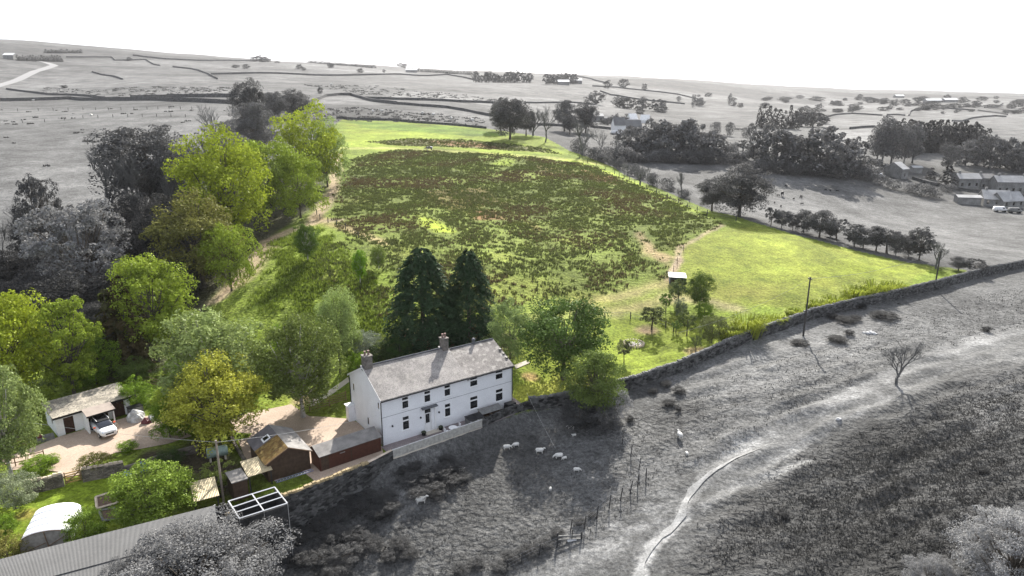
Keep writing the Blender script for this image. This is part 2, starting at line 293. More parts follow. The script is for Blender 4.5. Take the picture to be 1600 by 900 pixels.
def drywall(P, hgt, thick, mat, name='stone_wall', label='', group=None, step=.8, jit=.12, cat='stone wall', base=None, cope=None, cmat=None, kind=None):
    """draped dry stone wall with a ragged top"""
    Q_ = resample([(p[0], p[1]) for p in P], step); m = MB(); r = random.Random(len(Q_)); n_ = len(Q_)
    A = np.array([(q.x, q.y) for q in Q_]); gz = h0(A[:,0], A[:,1])
    for i, p in enumerate(Q_):
        d = (Q_[min(i+1, n_-1)]-Q_[max(i-1, 0)]).normalized(); nn = Vector((-d.y, d.x)); z0 = gz[i]
        top = (base+hgt if base is not None else z0+hgt)+r.uniform(-jit, jit); t = thick*(.5+r.uniform(-.06, .06)); tt = t*.75
        for sgn, z, w in ((-1, z0-2.5 if base is not None else z0-.6, t), (-1, top, tt), (1, top, tt), (1, z0-2.5 if base is not None else z0-.6, t)):
            q = p+nn*w*sgn; m.v.append((q.x, q.y, z))
    for i in range(n_-1):
        for j in range(3): k = i*4+j; m.f.append((k, k+1, k+5, k+4)); m.m.append(1 if (j == 1 and cmat) else 0)
    m.f.append((0, 1, 2, 3)); m.m.append(0); k = (n_-1)*4; m.f.append((k+3, k+2, k+1, k)); m.m.append(0)
    if cope:
        for i in range(n_-1):
            for q in range(cope):
                p = Q_[i].lerp(Q_[i+1], (q+.5)/cope); d = (Q_[i+1]-Q_[i]).normalized(); nn = Vector((-d.y, d.x)); L = (Q_[i+1]-Q_[i]).length/cope*.42
                tz = (m.v[i*4+1][2]+m.v[i*4+5][2])/2; hh = r.uniform(.1, .24); w = thick*r.uniform(.32, .45); a = p-d*L; b = p+d*L
                m.hexa([(*(a-nn*w), tz-.08), (*(b-nn*w), tz-.08), (*(b+nn*w), tz-.08), (*(a+nn*w), tz-.08), (*(a-nn*w*.7), tz+hh), (*(b-nn*w*.6), tz+hh*.8), (*(b+nn*w*.6), tz+hh*.9), (*(a+nn*w*.7), tz+hh)], 1 if cmat else 0)
    o = m.build(name, [mat, cmat] if cmat else mat)
    return tag(o, label, cat, group, kind)
# ------------------------------------------------------------------ ground sheet
def axis(lo, hi, st, far_lo, far_hi, g):
    c = list(np.arange(lo, hi+1e-6, st)); d = st; x = hi
    while x < far_hi: d *= g; x += d; c.append(x)
    d = st; x = lo; L = []
    while x > far_lo: d *= g; x -= d; L.append(x)
    return np.array(L[::-1]+c)
def densify(A, lo, hi):
    o = []
    for a, b in zip(A, A[1:]): o.append(a); (lo <= a < hi) and o.append((a+b)/2)
    return np.array(o+[A[-1]])
GX = densify(axis(-100, 130, 1.0, -7500, 7500, 1.045), 0, 75); GY = densify(axis(34, 300, 1.0, -400, 9000, 1.03), 36, 102)
XX, YY = np.meshgrid(GX, GY); ZZ = h0(XX, YY); X = XX.ravel(); Y = YY.ravel()
R = np.hypot(X, Y)
def sm(a, b, x): t = np.clip((x-a)/(b-a), 0, 1); return t*t*(3-2*t)
wob = wav(X, Y, 14, 31); wob2 = wav(X, Y, 5, 32); wobL = wav(X, Y, 90, 33)
C = np.zeros((len(X), 3)); T = np.full(len(X), .25)
def setc(mask, col):
    m_ = mask[:, None]; C[:] = C*(1-m_)+np.array(col)*m_
def zone(P, col, soft=1.0, tuft=None, wb=0, k=1.0):
    xx = X+wob*wb; yy = Y+wob2*wb; D, ins = pdist(xx, yy, P); mk = np.where(ins, sm(-soft*.2, soft*.5, D), 0)*k; setc(mk, col)
    if tuft is not None: T[:] = T*(1-mk)+tuft*mk
def line(P, w, col, soft=.6, k=1.0, wb=.6, tuft=None):
    D, _ = pdist(X+wob*wb, Y+wob2*wb, P, closed=False); mk = (1-sm(w*.5-soft*.5, w*.5+soft, D))*k; setc(mk, col)
    if tuft is not None: T[:] = T*(1-mk)+tuft*mk
g = lambda v: (v, v, v*.985)
C[:] = g(.105)
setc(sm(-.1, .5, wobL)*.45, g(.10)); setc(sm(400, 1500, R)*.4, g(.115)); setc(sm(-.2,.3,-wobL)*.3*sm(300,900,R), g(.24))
# large grey fields
PLAIN = poly((-120,163),(360,166),(420,190),(330,250),(150,330),(40,360),(-150,360)); zone(PLAIN, g(.14), 6, .12)
zone(poly((-100,132),(60,120),(200,116),(330,124),(380,150),(200,153),(60,146),(-100,142)), g(.15), 10, .3)
zone(poly((-80,66),(0,66),(250,85),(400,98),(250,104),(0,100),(-80,100)), g(.095), 30)
zone(poly((100,92),(175,92),(340,98),(390,108),(250,104),(120,101)), g(.15), 20)
zone(poly((420,100),(560,103),(640,110),(560,112),(440,108)), g(.15), 30); zone(poly((500,110),(560,107),(640,112),(650,116),(520,115)), g(.18), 20)
zone(poly((420,170),(490,160),(580,158),(760,175),(770,198),(640,192),(530,186),(440,188)), g(.105), 8, .35)
zone(poly((500,152),(560,151),(600,163),(540,165),(490,160)), g(.15), 5); zone(poly((600,165),(700,169),(770,184),(760,196),(660,190),(600,180)), g(.13), 5, .3)
zone(poly((520,120),(700,119),(850,133),(1000,150),(960,160),(800,148),(600,134)), g(.13), 25)
zone(poly((640,140),(800,150),(1000,160),(980,175),(760,165),(600,150)), g(.16), 20)
zone(poly((930,125),(1050,132),(1150,150),(1300,165),(1250,172),(1100,160),(960,140)), g(.12), 30)
zone(poly((1010,138),(1200,150),(1290,160),(1180,163),(1040,150)), g(.15), 20)
zone(poly((1180,150),(1300,156),(1420,168),(1350,172),(1220,162)), g(.16), 20)
zone(poly((900,120),(1000,123),(1120,131),(1250,150),(1300,163),(1200,158),(1080,142),(960,133)), g(.075), 30); zone(poly((1280,143),(1400,146),(1600,153),(1600,157),(1420,153),(1300,150)), g(.07), 60)
zone(poly((1290,190),(1310,180),(1420,182),(1430,190),(1330,200),(1260,198)), g(.16), 8, .1); zone(poly((1340,178),(1420,165),(1445,168),(1420,182)), g(.15), 8, .1)
zone(poly((1440,170),(1620,180),(1620,215),(1540,205),(1450,190)), g(.15), 10, .1); zone(poly((1280,205),(1370,200),(1370,225),(1340,240)), g(.2), 6, .15)
zone(poly((1430,235),(1620,262),(1620,280),(1500,270),(1430,250)), g(.15), 5, .12); zone(poly((1440,152),(1600,156),(1600,165),(1500,163)), g(.16), 20)
RP = poly((880,232),(990,250),(1140,252),(1260,272),(1340,300),(1480,318),(1620,335),(1700,400),(1560,412),(1500,405),(1380,375),(1180,330),(1120,322),(960,250))
zone(RP, g(.135), 3, .22)
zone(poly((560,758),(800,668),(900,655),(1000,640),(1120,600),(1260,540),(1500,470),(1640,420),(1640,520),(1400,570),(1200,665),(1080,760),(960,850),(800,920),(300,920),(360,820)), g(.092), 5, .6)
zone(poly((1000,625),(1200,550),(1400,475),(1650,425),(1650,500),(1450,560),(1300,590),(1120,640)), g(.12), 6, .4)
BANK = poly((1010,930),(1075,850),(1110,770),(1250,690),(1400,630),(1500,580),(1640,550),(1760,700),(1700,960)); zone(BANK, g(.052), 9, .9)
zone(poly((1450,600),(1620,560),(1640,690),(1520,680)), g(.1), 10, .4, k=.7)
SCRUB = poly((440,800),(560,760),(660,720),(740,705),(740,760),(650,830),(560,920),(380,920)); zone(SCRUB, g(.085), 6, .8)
# tracks on the grey hill
for P, w, c, k in [(((1640,505),(1600,515),(1500,545),(1420,585),(1340,625),(1260,665),(1180,705),(1120,745)), 4.2, .175, .9), (((1640,512),(1530,540),(1440,580),(1390,600)), 2.2, .2, .8),
    (((1640,514),(1500,558),(1400,604),(1300,652),(1200,702)), 1.6, .10, .7), (((1180,690),(1120,730),(1090,762)), 1.2, .3, .7), (((1100,745),(1080,768),(1068,792),(1066,806),(1050,826),(1020,850),(1002,880),(994,930)), .95, .40, 1),
    (((1100,790),(1140,765),(1200,745),(1260,720)), .8, .24, .6), (((1200,655),(1080,735),(1000,790),(940,850),(880,878),(790,915)), 8, .115, .6), (((960,850),(900,878),(810,920)), 2.2, .2, .7),
    (((1070,815),(1040,838),(1010,852)), .5, .3, .5), (((640,790),(600,840),(580,870)), .6, .2, .6), (((650,735),(628,760),(640,785)), .7, .2, .6)]:
    line(poly(*P), w, g(c), .4, k, .35, .2)
for u, v in [(1005,775),(1020,772),(1030,790),(1040,770),(1010,790),(1000,800),(1022,799),(1048,772),(1060,782),(985,826),(992,828),(1003,822),(1045,800),(1096,724),(1130,715),(1153,692),(1162,690),(1170,700),(1156,697),(1148,708),(1100,752),(1094,760),(1105,758),(1140,730),(1145,752),(1120,735),(960,822),(1030,812),(1015,805),(1075,724),(1119,724)]:
    p = G(u, v); setc(.7*(1-sm(.25, .65, np.hypot((X-p.x)*.7+wob2*.3, (Y-p.y)*1.2))), g(.22))
for u, v, r_ in [(100,215,5),(240,270,6)]: pass
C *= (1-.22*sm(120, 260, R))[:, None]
# the property in colour
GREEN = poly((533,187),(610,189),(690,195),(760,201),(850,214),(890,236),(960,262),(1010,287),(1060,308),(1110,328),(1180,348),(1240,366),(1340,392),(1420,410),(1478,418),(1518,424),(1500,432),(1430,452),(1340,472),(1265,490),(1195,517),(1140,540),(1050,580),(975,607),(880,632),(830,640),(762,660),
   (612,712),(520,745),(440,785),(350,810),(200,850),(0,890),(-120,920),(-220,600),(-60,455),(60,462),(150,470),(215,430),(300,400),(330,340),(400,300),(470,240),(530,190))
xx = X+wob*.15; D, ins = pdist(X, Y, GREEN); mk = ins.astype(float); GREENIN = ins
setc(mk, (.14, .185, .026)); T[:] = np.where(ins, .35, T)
def gz(P, col, soft=1.5, tuft=None, wb=1.5, k=1.0):
    xx = X+wob*wb; yy = Y+wob2*wb; D2, i2 = pdist(xx, yy, P); m2 = np.where(i2, sm(-soft*.2, soft, D2), 0)*mk*k; setc(m2, col)
    if tuft is not None: T[:] = T*(1-m2)+tuft*m2
RUSH = poly((545,246),(620,233),(700,236),(790,240),(870,250),(940,262),(1000,290),(1060,312),(1135,350),(1078,378),(1050,432),(1000,452),(930,468),(860,478),(770,490),(700,480),(610,450),(560,400),(515,350),(520,300))
RUSH2 = poly((570,222),(640,216),(720,218),(800,225),(850,232),(880,242),(800,236),(700,230),(620,228))
gz(poly((535,192),(760,205),(860,218),(890,244),(700,238),(540,230)), (.17,.215,.028), 3, .3)
gz(poly((540,188),(700,197),(820,212),(740,214),(560,200)), (.085,.14,.02), 4, .4, k=.8)
gz(RUSH, (.12,.15,.03), 3, .6); gz(RUSH2, (.10,.10,.035), 3, .6)
gz(poly((1062,390),(1090,368),(1180,350),(1330,392),(1478,420),(1420,445),(1260,482),(1150,480),(1040,470),(1040,440)), (.185,.215,.036), 2, .2)
gz(poly((1300,400),(1470,425),(1360,445),(1250,430)), (.22,.27,.028), 8, k=.6); gz(poly((1090,440),(1250,440),(1220,480),(1110,475)), (.27,.245,.07), 8, k=.6)
gz(poly((420,375),(500,345),(560,400),(620,455),(640,520),(560,560),(470,560),(360,500),(400,440)), (.15,.195,.028), 4, .6)
gz(poly((820,520),(950,495),(1100,500),(1160,500),(1150,530),(1040,575),(960,605),(800,640),(810,560)), (.18,.225,.03), 1, .14)
gz(poly((800,600),(870,580),(930,575),(930,620),(800,640)), (.27,.27,.05), 2, .12, k=.7)
gz(poly((480,640),(545,600),(600,560),(560,580),(500,610),(470,640)), (.16,.24,.02), 1, .12)
gz(poly((0,780),(100,750),(185,742),(190,830),(120,840),(0,870)), (.17,.235,.022), 1, .12)
gz(poly((180,580),(300,560),(420,600),(340,680),(190,640)), (.11,.16,.022), 2, .5)
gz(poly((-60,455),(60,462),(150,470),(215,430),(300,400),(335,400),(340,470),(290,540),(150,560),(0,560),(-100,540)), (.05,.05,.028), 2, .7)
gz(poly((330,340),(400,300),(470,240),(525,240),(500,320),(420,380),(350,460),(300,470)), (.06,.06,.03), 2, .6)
BR = (.17,.095,.045); ST = (.33,.24,.14); STR = (.30,.29,.10); DIRT = (.36,.27,.19)
for P, k in [(((640,300),(760,290),(800,320),(700,330)), .5), (((720,330),(770,325),(800,345),(740,345)), .9), (((900,262),(960,275),(985,292),(930,285)), .9), (((820,255),(900,265),(920,280),(850,275)), .5), (((650,218),(740,222),(800,232),(700,228)), .8), (((810,330),(850,360),(830,365)), .7)]: gz(poly(*P), BR, 2, k=k)
gz(poly((985,362),(1005,360),(1030,390),(1060,400),(1045,418),(1000,400)), ST, 2, k=.8); gz(poly((655,335),(690,345),(720,365),(680,365),(650,350)), (.24,.29,.03), 2, .2); gz(poly((640,400),(670,385),(690,400),(650,420)), (.2,.25,.04), 2, k=.8)
gz(poly((640,392),(700,400),(860,440),(960,470),(820,482),(700,470)), (.16,.19,.035), 4, k=.6); gz(poly((740,420),(900,430),(880,470),(760,470)), (.2,.23,.045), 4, k=.5)
gz(poly((790,248),(810,250),(800,262),(760,256)), (.2,.26,.03), 2, k=.8)
def gl(P, w, col, soft=.8, k=1.0, wb=.7):
    D2, _ = pdist(X+wob*wb, Y+wob2*wb, poly(*P), closed=False); m2 = (1-sm(w*.5-soft*.5, w*.5+soft, D2))*k*mk; setc(m2, col); T[:] = T*(1-m2)+.1*m2
gl(((532,232),(600,231),(700,236),(800,243),(890,250),(935,256)), 4.5, (.27,.28,.08), 2, .9); gl(((890,250),(960,272),(1040,312),(1110,335)), 3, (.22,.28,.03), 1.5, .8)
gl(((526,240),(524,275),(518,305),(500,330),(485,350),(420,375),(385,425),(345,465)), 2.6, DIRT, 1.2, .9); gl(((495,340),(540,356),(580,372),(600,380)), 2.2, ST, 1.5, .7); gl(((440,375),(420,398),(385,440)), 1.2, DIRT, 1.5, .6)
gl(((1066,384),(1058,410),(1045,438)), 1.3, DIRT, .6, .9); gl(((1045,440),(1000,455),(930,470),(900,480),(960,487),(1040,470)), 2.0, (.26,.20,.11), 2.5, .65); gl(((1130,352),(1100,366),(1068,384)), .8, DIRT, .8, .7)
gl(((1045,465),(1100,470),(1150,482)), 2, DIRT, 2, .5); gl(((820,500),(900,490),(960,490)), 2, (.22,.22,.08), 3, .5)
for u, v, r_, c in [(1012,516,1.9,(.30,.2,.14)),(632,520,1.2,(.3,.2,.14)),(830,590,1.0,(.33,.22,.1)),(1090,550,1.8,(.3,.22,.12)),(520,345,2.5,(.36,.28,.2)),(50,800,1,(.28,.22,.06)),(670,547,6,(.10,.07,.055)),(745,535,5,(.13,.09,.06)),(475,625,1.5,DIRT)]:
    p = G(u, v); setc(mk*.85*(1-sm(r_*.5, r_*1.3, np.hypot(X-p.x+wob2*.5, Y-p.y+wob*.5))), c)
gz(poly((188,744),(205,706),(290,692),(330,680),(362,690),(385,720),(412,745),(352,790),(300,762),(255,745)), (.06,.05,.032), 1.5, .4)
bx = sm(.15, .6, wav(X, Y, 7, 55))*mk*.35; setc(bx*(C[:,1] > .1), (.09,.13,.02)); setc(sm(.2,.7,wav(X,Y,18,56))*mk*.25*(C[:,1] > .14), (.28,.27,.05))
nx, ny = len(GX), len(GY)
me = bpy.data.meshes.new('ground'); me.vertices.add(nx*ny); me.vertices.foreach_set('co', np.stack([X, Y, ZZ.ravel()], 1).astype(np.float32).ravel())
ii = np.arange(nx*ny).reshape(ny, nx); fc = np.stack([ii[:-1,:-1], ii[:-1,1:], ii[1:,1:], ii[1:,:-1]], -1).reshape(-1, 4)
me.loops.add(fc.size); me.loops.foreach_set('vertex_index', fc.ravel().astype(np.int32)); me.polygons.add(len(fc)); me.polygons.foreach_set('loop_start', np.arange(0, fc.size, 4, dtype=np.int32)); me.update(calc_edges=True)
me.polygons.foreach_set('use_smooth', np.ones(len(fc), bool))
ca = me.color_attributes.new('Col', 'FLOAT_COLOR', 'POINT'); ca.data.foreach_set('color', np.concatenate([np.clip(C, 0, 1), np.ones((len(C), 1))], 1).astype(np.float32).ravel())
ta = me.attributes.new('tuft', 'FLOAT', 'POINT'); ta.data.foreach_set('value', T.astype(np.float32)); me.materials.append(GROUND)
go = bpy.data.objects.new('ground', me); COL.objects.link(go); tag(go, kind='structure')
TRK = simple('worn_path', (.27, .27, .265), .95, (.8, .25), (5, .25), .03, 6)
ribbon('footpath', poly((1190,700),(1150,716),(1112,738),(1096,752),(1080,768),(1070,786),(1066,804),(1052,824),(1022,848),(1004,878),(992,930)), .62, TRK, .09, .7, label='pale worn footpath curving down the grey hillside', wob=.3, taper=.45)
#ribbon('footpath', poly((1400,592),(1330,630),(1260,665),(1180,702),(1112,738)), .3, simple('faint_path', (.16, .16, .158), .95, (.8, .4), (5, .3), .03, 6), .07, .8, label='faint narrow footpath across the grey pasture', wob=.6)
# ------------------------------------------------------------------ tufts scattered as ground cover
def scatter(P, n, seed, dens=None):
    r = np.random.default_rng(seed); A = np.array(P); x = r.uniform(A[:,0].min(), A[:,0].max(), n*3); y = r.uniform(A[:,1].min(), A[:,1].max(), n*3)
    _, i = pdist(x, y, P); x = x[i]; y = y[i]
    if dens is not None: k = r.uniform(0, 1, len(x)) < dens(x, y); x = x[k]; y = y[k]
    return x[:n], y[:n]
def tufts(name, x, y, hgt, spread, nb, colf, seed, label, cat, wid=.12, lean=.5):
    r = np.random.default_rng(seed); n = len(x); z = h0(x, y); s = r.uniform(.55, 1.3, n); B = n*nb
    cx = np.repeat(x, nb); cy = np.repeat(y, nb); cz = np.repeat(z, nb); ss = np.repeat(s, nb)
    a = r.uniform(0, 2*PI, B); rad = r.uniform(0, 1, B)**.5*spread*.5*ss; a2 = a+r.normal(0, .6, B); le = lean*hgt*ss*r.uniform(.2, 1, B); hh = hgt*ss*r.uniform(.6, 1.1, B)
    bx_ = cx+np.cos(a)*rad; by = cy+np.sin(a)*rad; w = wid*ss*r.uniform(.7, 1.3, B); ta_ = r.uniform(0, PI, B)
    V = np.empty((B, 3, 3)); V[:,0] = np.stack([bx_-np.cos(ta_)*w, by-np.sin(ta_)*w, cz-.05], 1); V[:,1] = np.stack([bx_+np.cos(ta_)*w, by+np.sin(ta_)*w, cz-.05], 1)
    V[:,2] = np.stack([bx_+np.cos(a2)*le, by+np.sin(a2)*le, cz+hh], 1)
    cb = colf(x, y, r); cb = np.repeat(cb, nb, 0)*r.uniform(.7, 1.35, (B, 1)); cb = np.repeat(cb, 3, 0)
    me = bpy.data.meshes.new(name); me.vertices.add(B*3); me.vertices.foreach_set('co', V.astype(np.float32).ravel()); me.loops.add(B*3); me.loops.foreach_set('vertex_index', np.arange(B*3, dtype=np.int32))
    me.polygons.add(B); me.polygons.foreach_set('loop_start', np.arange(0, B*3, 3, dtype=np.int32)); me.update(calc_edges=True)
    c_ = me.color_attributes.new('tint', 'FLOAT_COLOR', 'POINT'); c_.data.foreach_set('color', np.concatenate([cb, np.ones((len(cb), 1))], 1).astype(np.float32).ravel()); me.materials.append(BLADE)
    o = bpy.data.objects.new(name, me); COL.objects.link(o); return tag(o, label, cat, kind='stuff')
def rushcol(x, y, r):
    n = wav(x, y, 34, 77)*1.3+r.normal(0, .22, len(x)); k = sm(.0, .5, n)[:,None]; k2 = sm(.2, .7, wav(x, y, 15, 78)+r.normal(0, .2, len(x)))[:,None]
    c = np.array([.085,.10,.034])*(1-k)+np.array([.095,.075,.04])*k; return c*(1-k2*.6)+np.array([.12,.15,.036])*k2*.6
dn = lambda x, y: np.clip(.62+wav(x, y, 17, 41)*1.1+wav(x, y, 5, 42)*.8+.3*np.clip((y-135)/50, -.9, 1), 0.06, 1)
OPEN = [poly((655,332),(690,342),(725,368),(680,368),(650,350)), poly((636,405),(668,382),(695,400),(650,424)), poly((980,360),(1010,358),(1035,388),(1065,400),(1045,425),(1000,402)), poly((785,246),(812,248),(800,262),(755,256))]
def dn2(x, y):
    d = dn(x, y)
    for P in OPEN: d = np.where(pdist(x, y, P)[1], .12, d)
    return d
dn3 = lambda x, y: dn2(x, y)*np.clip(pdist(x, y, RUSH)[0]/5+.1+wav(x, y, 6, 61)*.6, .05, 1)
x1, y1 = scatter(RUSH, 30000, 5, dn3); x2, y2 = scatter(RUSH2, 1800, 6, dn); x3, y3 = scatter(poly((600,448),(700,470),(770,485),(770,505),(640,470),(620,500),(560,500),(480,430),(510,380),(540,380)), 1500, 7, dn)
xr = np.concatenate([x1, x2, x3]); yr = np.concatenate([y1, y2, y3])
tufts('rushes', xr, yr, .42, .6, 7, rushcol, 8, 'dark olive and brown rush tussocks covering the middle field behind the house', 'rushes')
MEAD = poly((400,385),(500,348),(560,395),(610,440),(630,520),(560,555),(470,540),(370,490),(395,440)); x1, y1 = scatter(MEAD, 9000, 9, lambda x, y: np.clip(.5+wav(x, y, 8, 44), .05, 1)*sm(0, 7, pdist(x, y, MEAD)[0]))
tufts('rough_grass', x1, y1, .5, .8, 6, lambda x, y, r: np.array([.15,.20,.032])*r.uniform(.7, 1.25, (len(x), 1)), 10, 'bright green rough grass tufts on the slope above the birch trees', 'grass')
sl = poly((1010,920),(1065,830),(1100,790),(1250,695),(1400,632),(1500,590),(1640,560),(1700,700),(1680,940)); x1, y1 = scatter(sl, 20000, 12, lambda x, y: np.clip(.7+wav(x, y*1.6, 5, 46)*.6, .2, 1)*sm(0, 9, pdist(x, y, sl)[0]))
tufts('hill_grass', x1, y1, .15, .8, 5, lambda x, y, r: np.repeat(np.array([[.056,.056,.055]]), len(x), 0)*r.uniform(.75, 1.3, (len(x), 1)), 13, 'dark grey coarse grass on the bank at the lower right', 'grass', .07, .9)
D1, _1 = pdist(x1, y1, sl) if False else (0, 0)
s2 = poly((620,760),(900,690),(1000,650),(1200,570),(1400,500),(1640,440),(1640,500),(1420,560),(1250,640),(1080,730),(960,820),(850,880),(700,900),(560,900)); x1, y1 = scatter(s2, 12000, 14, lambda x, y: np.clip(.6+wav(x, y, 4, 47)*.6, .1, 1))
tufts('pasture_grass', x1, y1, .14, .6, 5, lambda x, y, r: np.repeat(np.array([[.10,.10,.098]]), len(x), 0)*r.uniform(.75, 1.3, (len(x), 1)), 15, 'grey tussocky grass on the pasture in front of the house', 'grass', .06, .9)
x1, y1 = scatter(PLAIN, 70, 16, lambda x, y: (wav(x, y, 40, 48) > -.3)*.8)
tufts('plain_rushes', x1, y1, .6, 2.2, 14, lambda x, y, r: np.repeat(np.array([[.05,.05,.05]]), len(x), 0), 17, 'scattered dark rush clumps on the flat grey fields at the left', 'rushes', .4)
MOOR = poly((60,136),(370,136),(370,152),(200,152),(60,146)); x1, y1 = scatter(MOOR, 350, 18); x2, y2 = scatter(poly((430,170),(560,168),(760,185),(760,198),(600,190),(440,185)), 260, 19); x3, y3 = scatter(poly((470,132),(600,135),(800,160),(760,160),(560,148)), 250, 20)
tufts('moor_rushes', np.concatenate([x1, x2, x3]), np.concatenate([y1, y2, y3]), .6, 3.4, 9, lambda x, y, r: np.repeat(np.array([[.075,.075,.075]]), len(x), 0), 21, 'dark rush clumps over the rough moorland beyond the river', 'rushes', .6)
# ------------------------------------------------------------------ trees
def leafmesh(name, P, Nn, sz, v, asp=1.0):
    """quads at P with normals Nn"""
    n = len(P); r = np.random.default_rng(n); up = r.normal(size=(n, 3)); a = np.cross(Nn, up); a /= np.linalg.norm(a, axis=1, keepdims=True)+1e-9; b = np.cross(Nn, a)
    s = (sz*r.uniform(.6, 1.3, n))[:,None]; V = np.empty((n, 4, 3)); V[:,0] = P-a*s*.5*asp; V[:,1] = P-b*s*.32+Nn*s*.12; V[:,2] = P+a*s*.5*asp; V[:,3] = P+b*s*.32+Nn*s*.12
    me = bpy.data.meshes.new(name); me.vertices.add(n*4); me.vertices.foreach_set('co', V.astype(np.float32).ravel()); me.loops.add(n*4); me.loops.foreach_set('vertex_index', np.arange(n*4, dtype=np.int32))
    me.polygons.add(n); me.polygons.foreach_set('loop_start', np.arange(0, n*4, 4, dtype=np.int32)); me.update(calc_edges=True)
    at = me.attributes.new('v', 'FLOAT', 'FACE'); at.data.foreach_set('value', np.clip(v, 0, 1).astype(np.float32)); me.materials.append(LEAF); return me
def unit(a): return a/(np.linalg.norm(a, axis=1, keepdims=True)+1e-9)
def crown_round(seed, nl=30, per=260, leaf=.030, c=(0, 0, .60), rad=(.40, .40, .37), lr=(.11, .17), droop=0, low=.0, upb=.35, rag=.16, sub=0):
    r = np.random.default_rng(seed); L = []; i = np.arange(nl)+.5; ph = np.arccos(1-2*i/nl); th = PI*(1+5**.5)*i
    d = np.stack([np.cos(th)*np.sin(ph), np.sin(th)*np.sin(ph), np.cos(ph)], 1); d = unit(d+r.normal(0, .22, d.shape)); rr = r.uniform(.55, .88, nl); cc = np.array(c)+d*np.array(rad)*rr[:,None]
    keep = cc[:,2] > low; cc = cc[keep]; lrad = r.uniform(*lr, len(cc)); lv = r.uniform(.2, .8, len(cc)); P = []; Nn = []; V = []
    if sub:
        c2 = []; l2 = []; v2 = []
        for q, R_, v0 in zip(cc, lrad, lv):
            dd = unit(r.normal(size=(sub, 3))+np.array([0, 0, .35])); c2.append(q+dd*R_*.8*np.array([1.1, 1.1, .85])); l2.append(R_*r.uniform(.3, .5, sub)); v2.append(v0*.5+r.uniform(0, .5, sub))
        big = cc; C3 = np.concatenate(c2); L3 = np.concatenate(l2); V3 = np.concatenate(v2); per = max(6, int(per/sub*1.15))
    else: big = cc; C3, L3, V3 = cc, lrad, lv
    for q, R_, v0 in zip(C3, L3, V3):
        dd = unit(r.normal(size=(per, 3))+np.array([0, 0, upb])); k = r.uniform(.6, 1.0+rag, per)**.7; p = q+dd*R_*k[:,None]*np.array([1.08, 1.08, .85]); p[:,2] -= droop*r.uniform(0, 1, per)**2*R_
        P.append(p); Nn.append(unit(dd*.8+r.normal(0, .55, dd.shape)+np.array([0, 0, .25]))); V.append(v0*.6+r.uniform(0, .5, per)+.15*(k-.9))
    P = np.concatenate(P); Nn = np.concatenate(Nn); V = np.concatenate(V); u = (P-np.array(c))/np.array(rad); kk = np.linalg.norm(u, axis=1) > .42; kk &= P[:,2] > low*.5+.02
    return P[kk], Nn[kk], V[kk], big, leaf
def limbs(cc, base=.022, split=.28, lean=0, n=5, twig=.004, seed=1):
    r = random.Random(seed); m = MB(); top = Vector((lean, 0, .72)); tr = [Vector((0, 0, -.04)), Vector((lean*.2, 0, split*.5)), Vector((lean*.5, 0, split)), Vector((lean*.8, 0, .5)), top]
    m.tube(tr, [base*1.5, base, base*.85, base*.5, base*.15], 7)
    for q in cc:
        q = Vector(q); s = tr[2].lerp(tr[3], r.uniform(0, .9)); mid = s.lerp(q, .5)+Vector((0, 0, -.04)); m.tube([s, mid, q], [base*.36, base*.22, twig], n, cap=False)
    return m
KIND = {}
def reg(kind, crownm, trunk_mb, bark, name, W_, far=False):
    KIND.setdefault(kind, []).append((crownm, trunk_mb, bark, name, W_))
for s in range(5):
    P, Nn, V, cc, lf = crown_round(100+s, 44, 430, .023, (0, 0, .54), (.40, .40, .43), (.12, .18), sub=9); mb = limbs(cc, .022, .25, seed=s)
    reg('round', leafmesh('crown', P, Nn, lf, V), mb, BARK, 'broadleaf_tree', .84)
for s in range(3):
    P, Nn, V, cc, lf = crown_round(200+s, 52, 330, .019, (0, 0, .54), (.33, .33, .44), (.09, .15), .9, .0, .2, .3, 6); reg('birch', leafmesh('crown', P, Nn, lf, V, 1.3), limbs(cc, .018, .18, .03, seed=s), BIRCHB, 'birch_tree', .72)
for s in range(3):
    P, Nn, V, cc, lf = crown_round(300+s, 26, 420, .028, (0, 0, .5), (.45, .45, .48), (.14, .22), 0, .02, .4, .15, 8); reg('shrub', leafmesh('foliage', P, Nn, lf, V), limbs(cc*np.array([1, 1, .9]), .016, .1, seed=s), BARK, 'shrub', 1.0)
for s in range(3):
    P, Nn, V, cc, lf = crown_round(400+s, 18, 170, .04, (0, 0, .6), (.44, .44, .36), (.1, .17), 0, .12, .4, .3, 5); reg('apple', leafmesh('crown', P, Nn, lf, V), limbs(cc, .026, .3, .05, seed=s), BARK, 'orchard_tree', .96)
for s in range(2):   # layered, open crown
    P, Nn, V, cc, lf = crown_round(500+s, 60, 300, .021, (0, 0, .54), (.42, .42, .44), (.08, .13), 0, .02, .9, .2, 5); reg('layered', leafmesh('crown', P, Nn, lf, V), limbs(cc, .02, .2, seed=s), BARK, 'broadleaf_tree', .9)
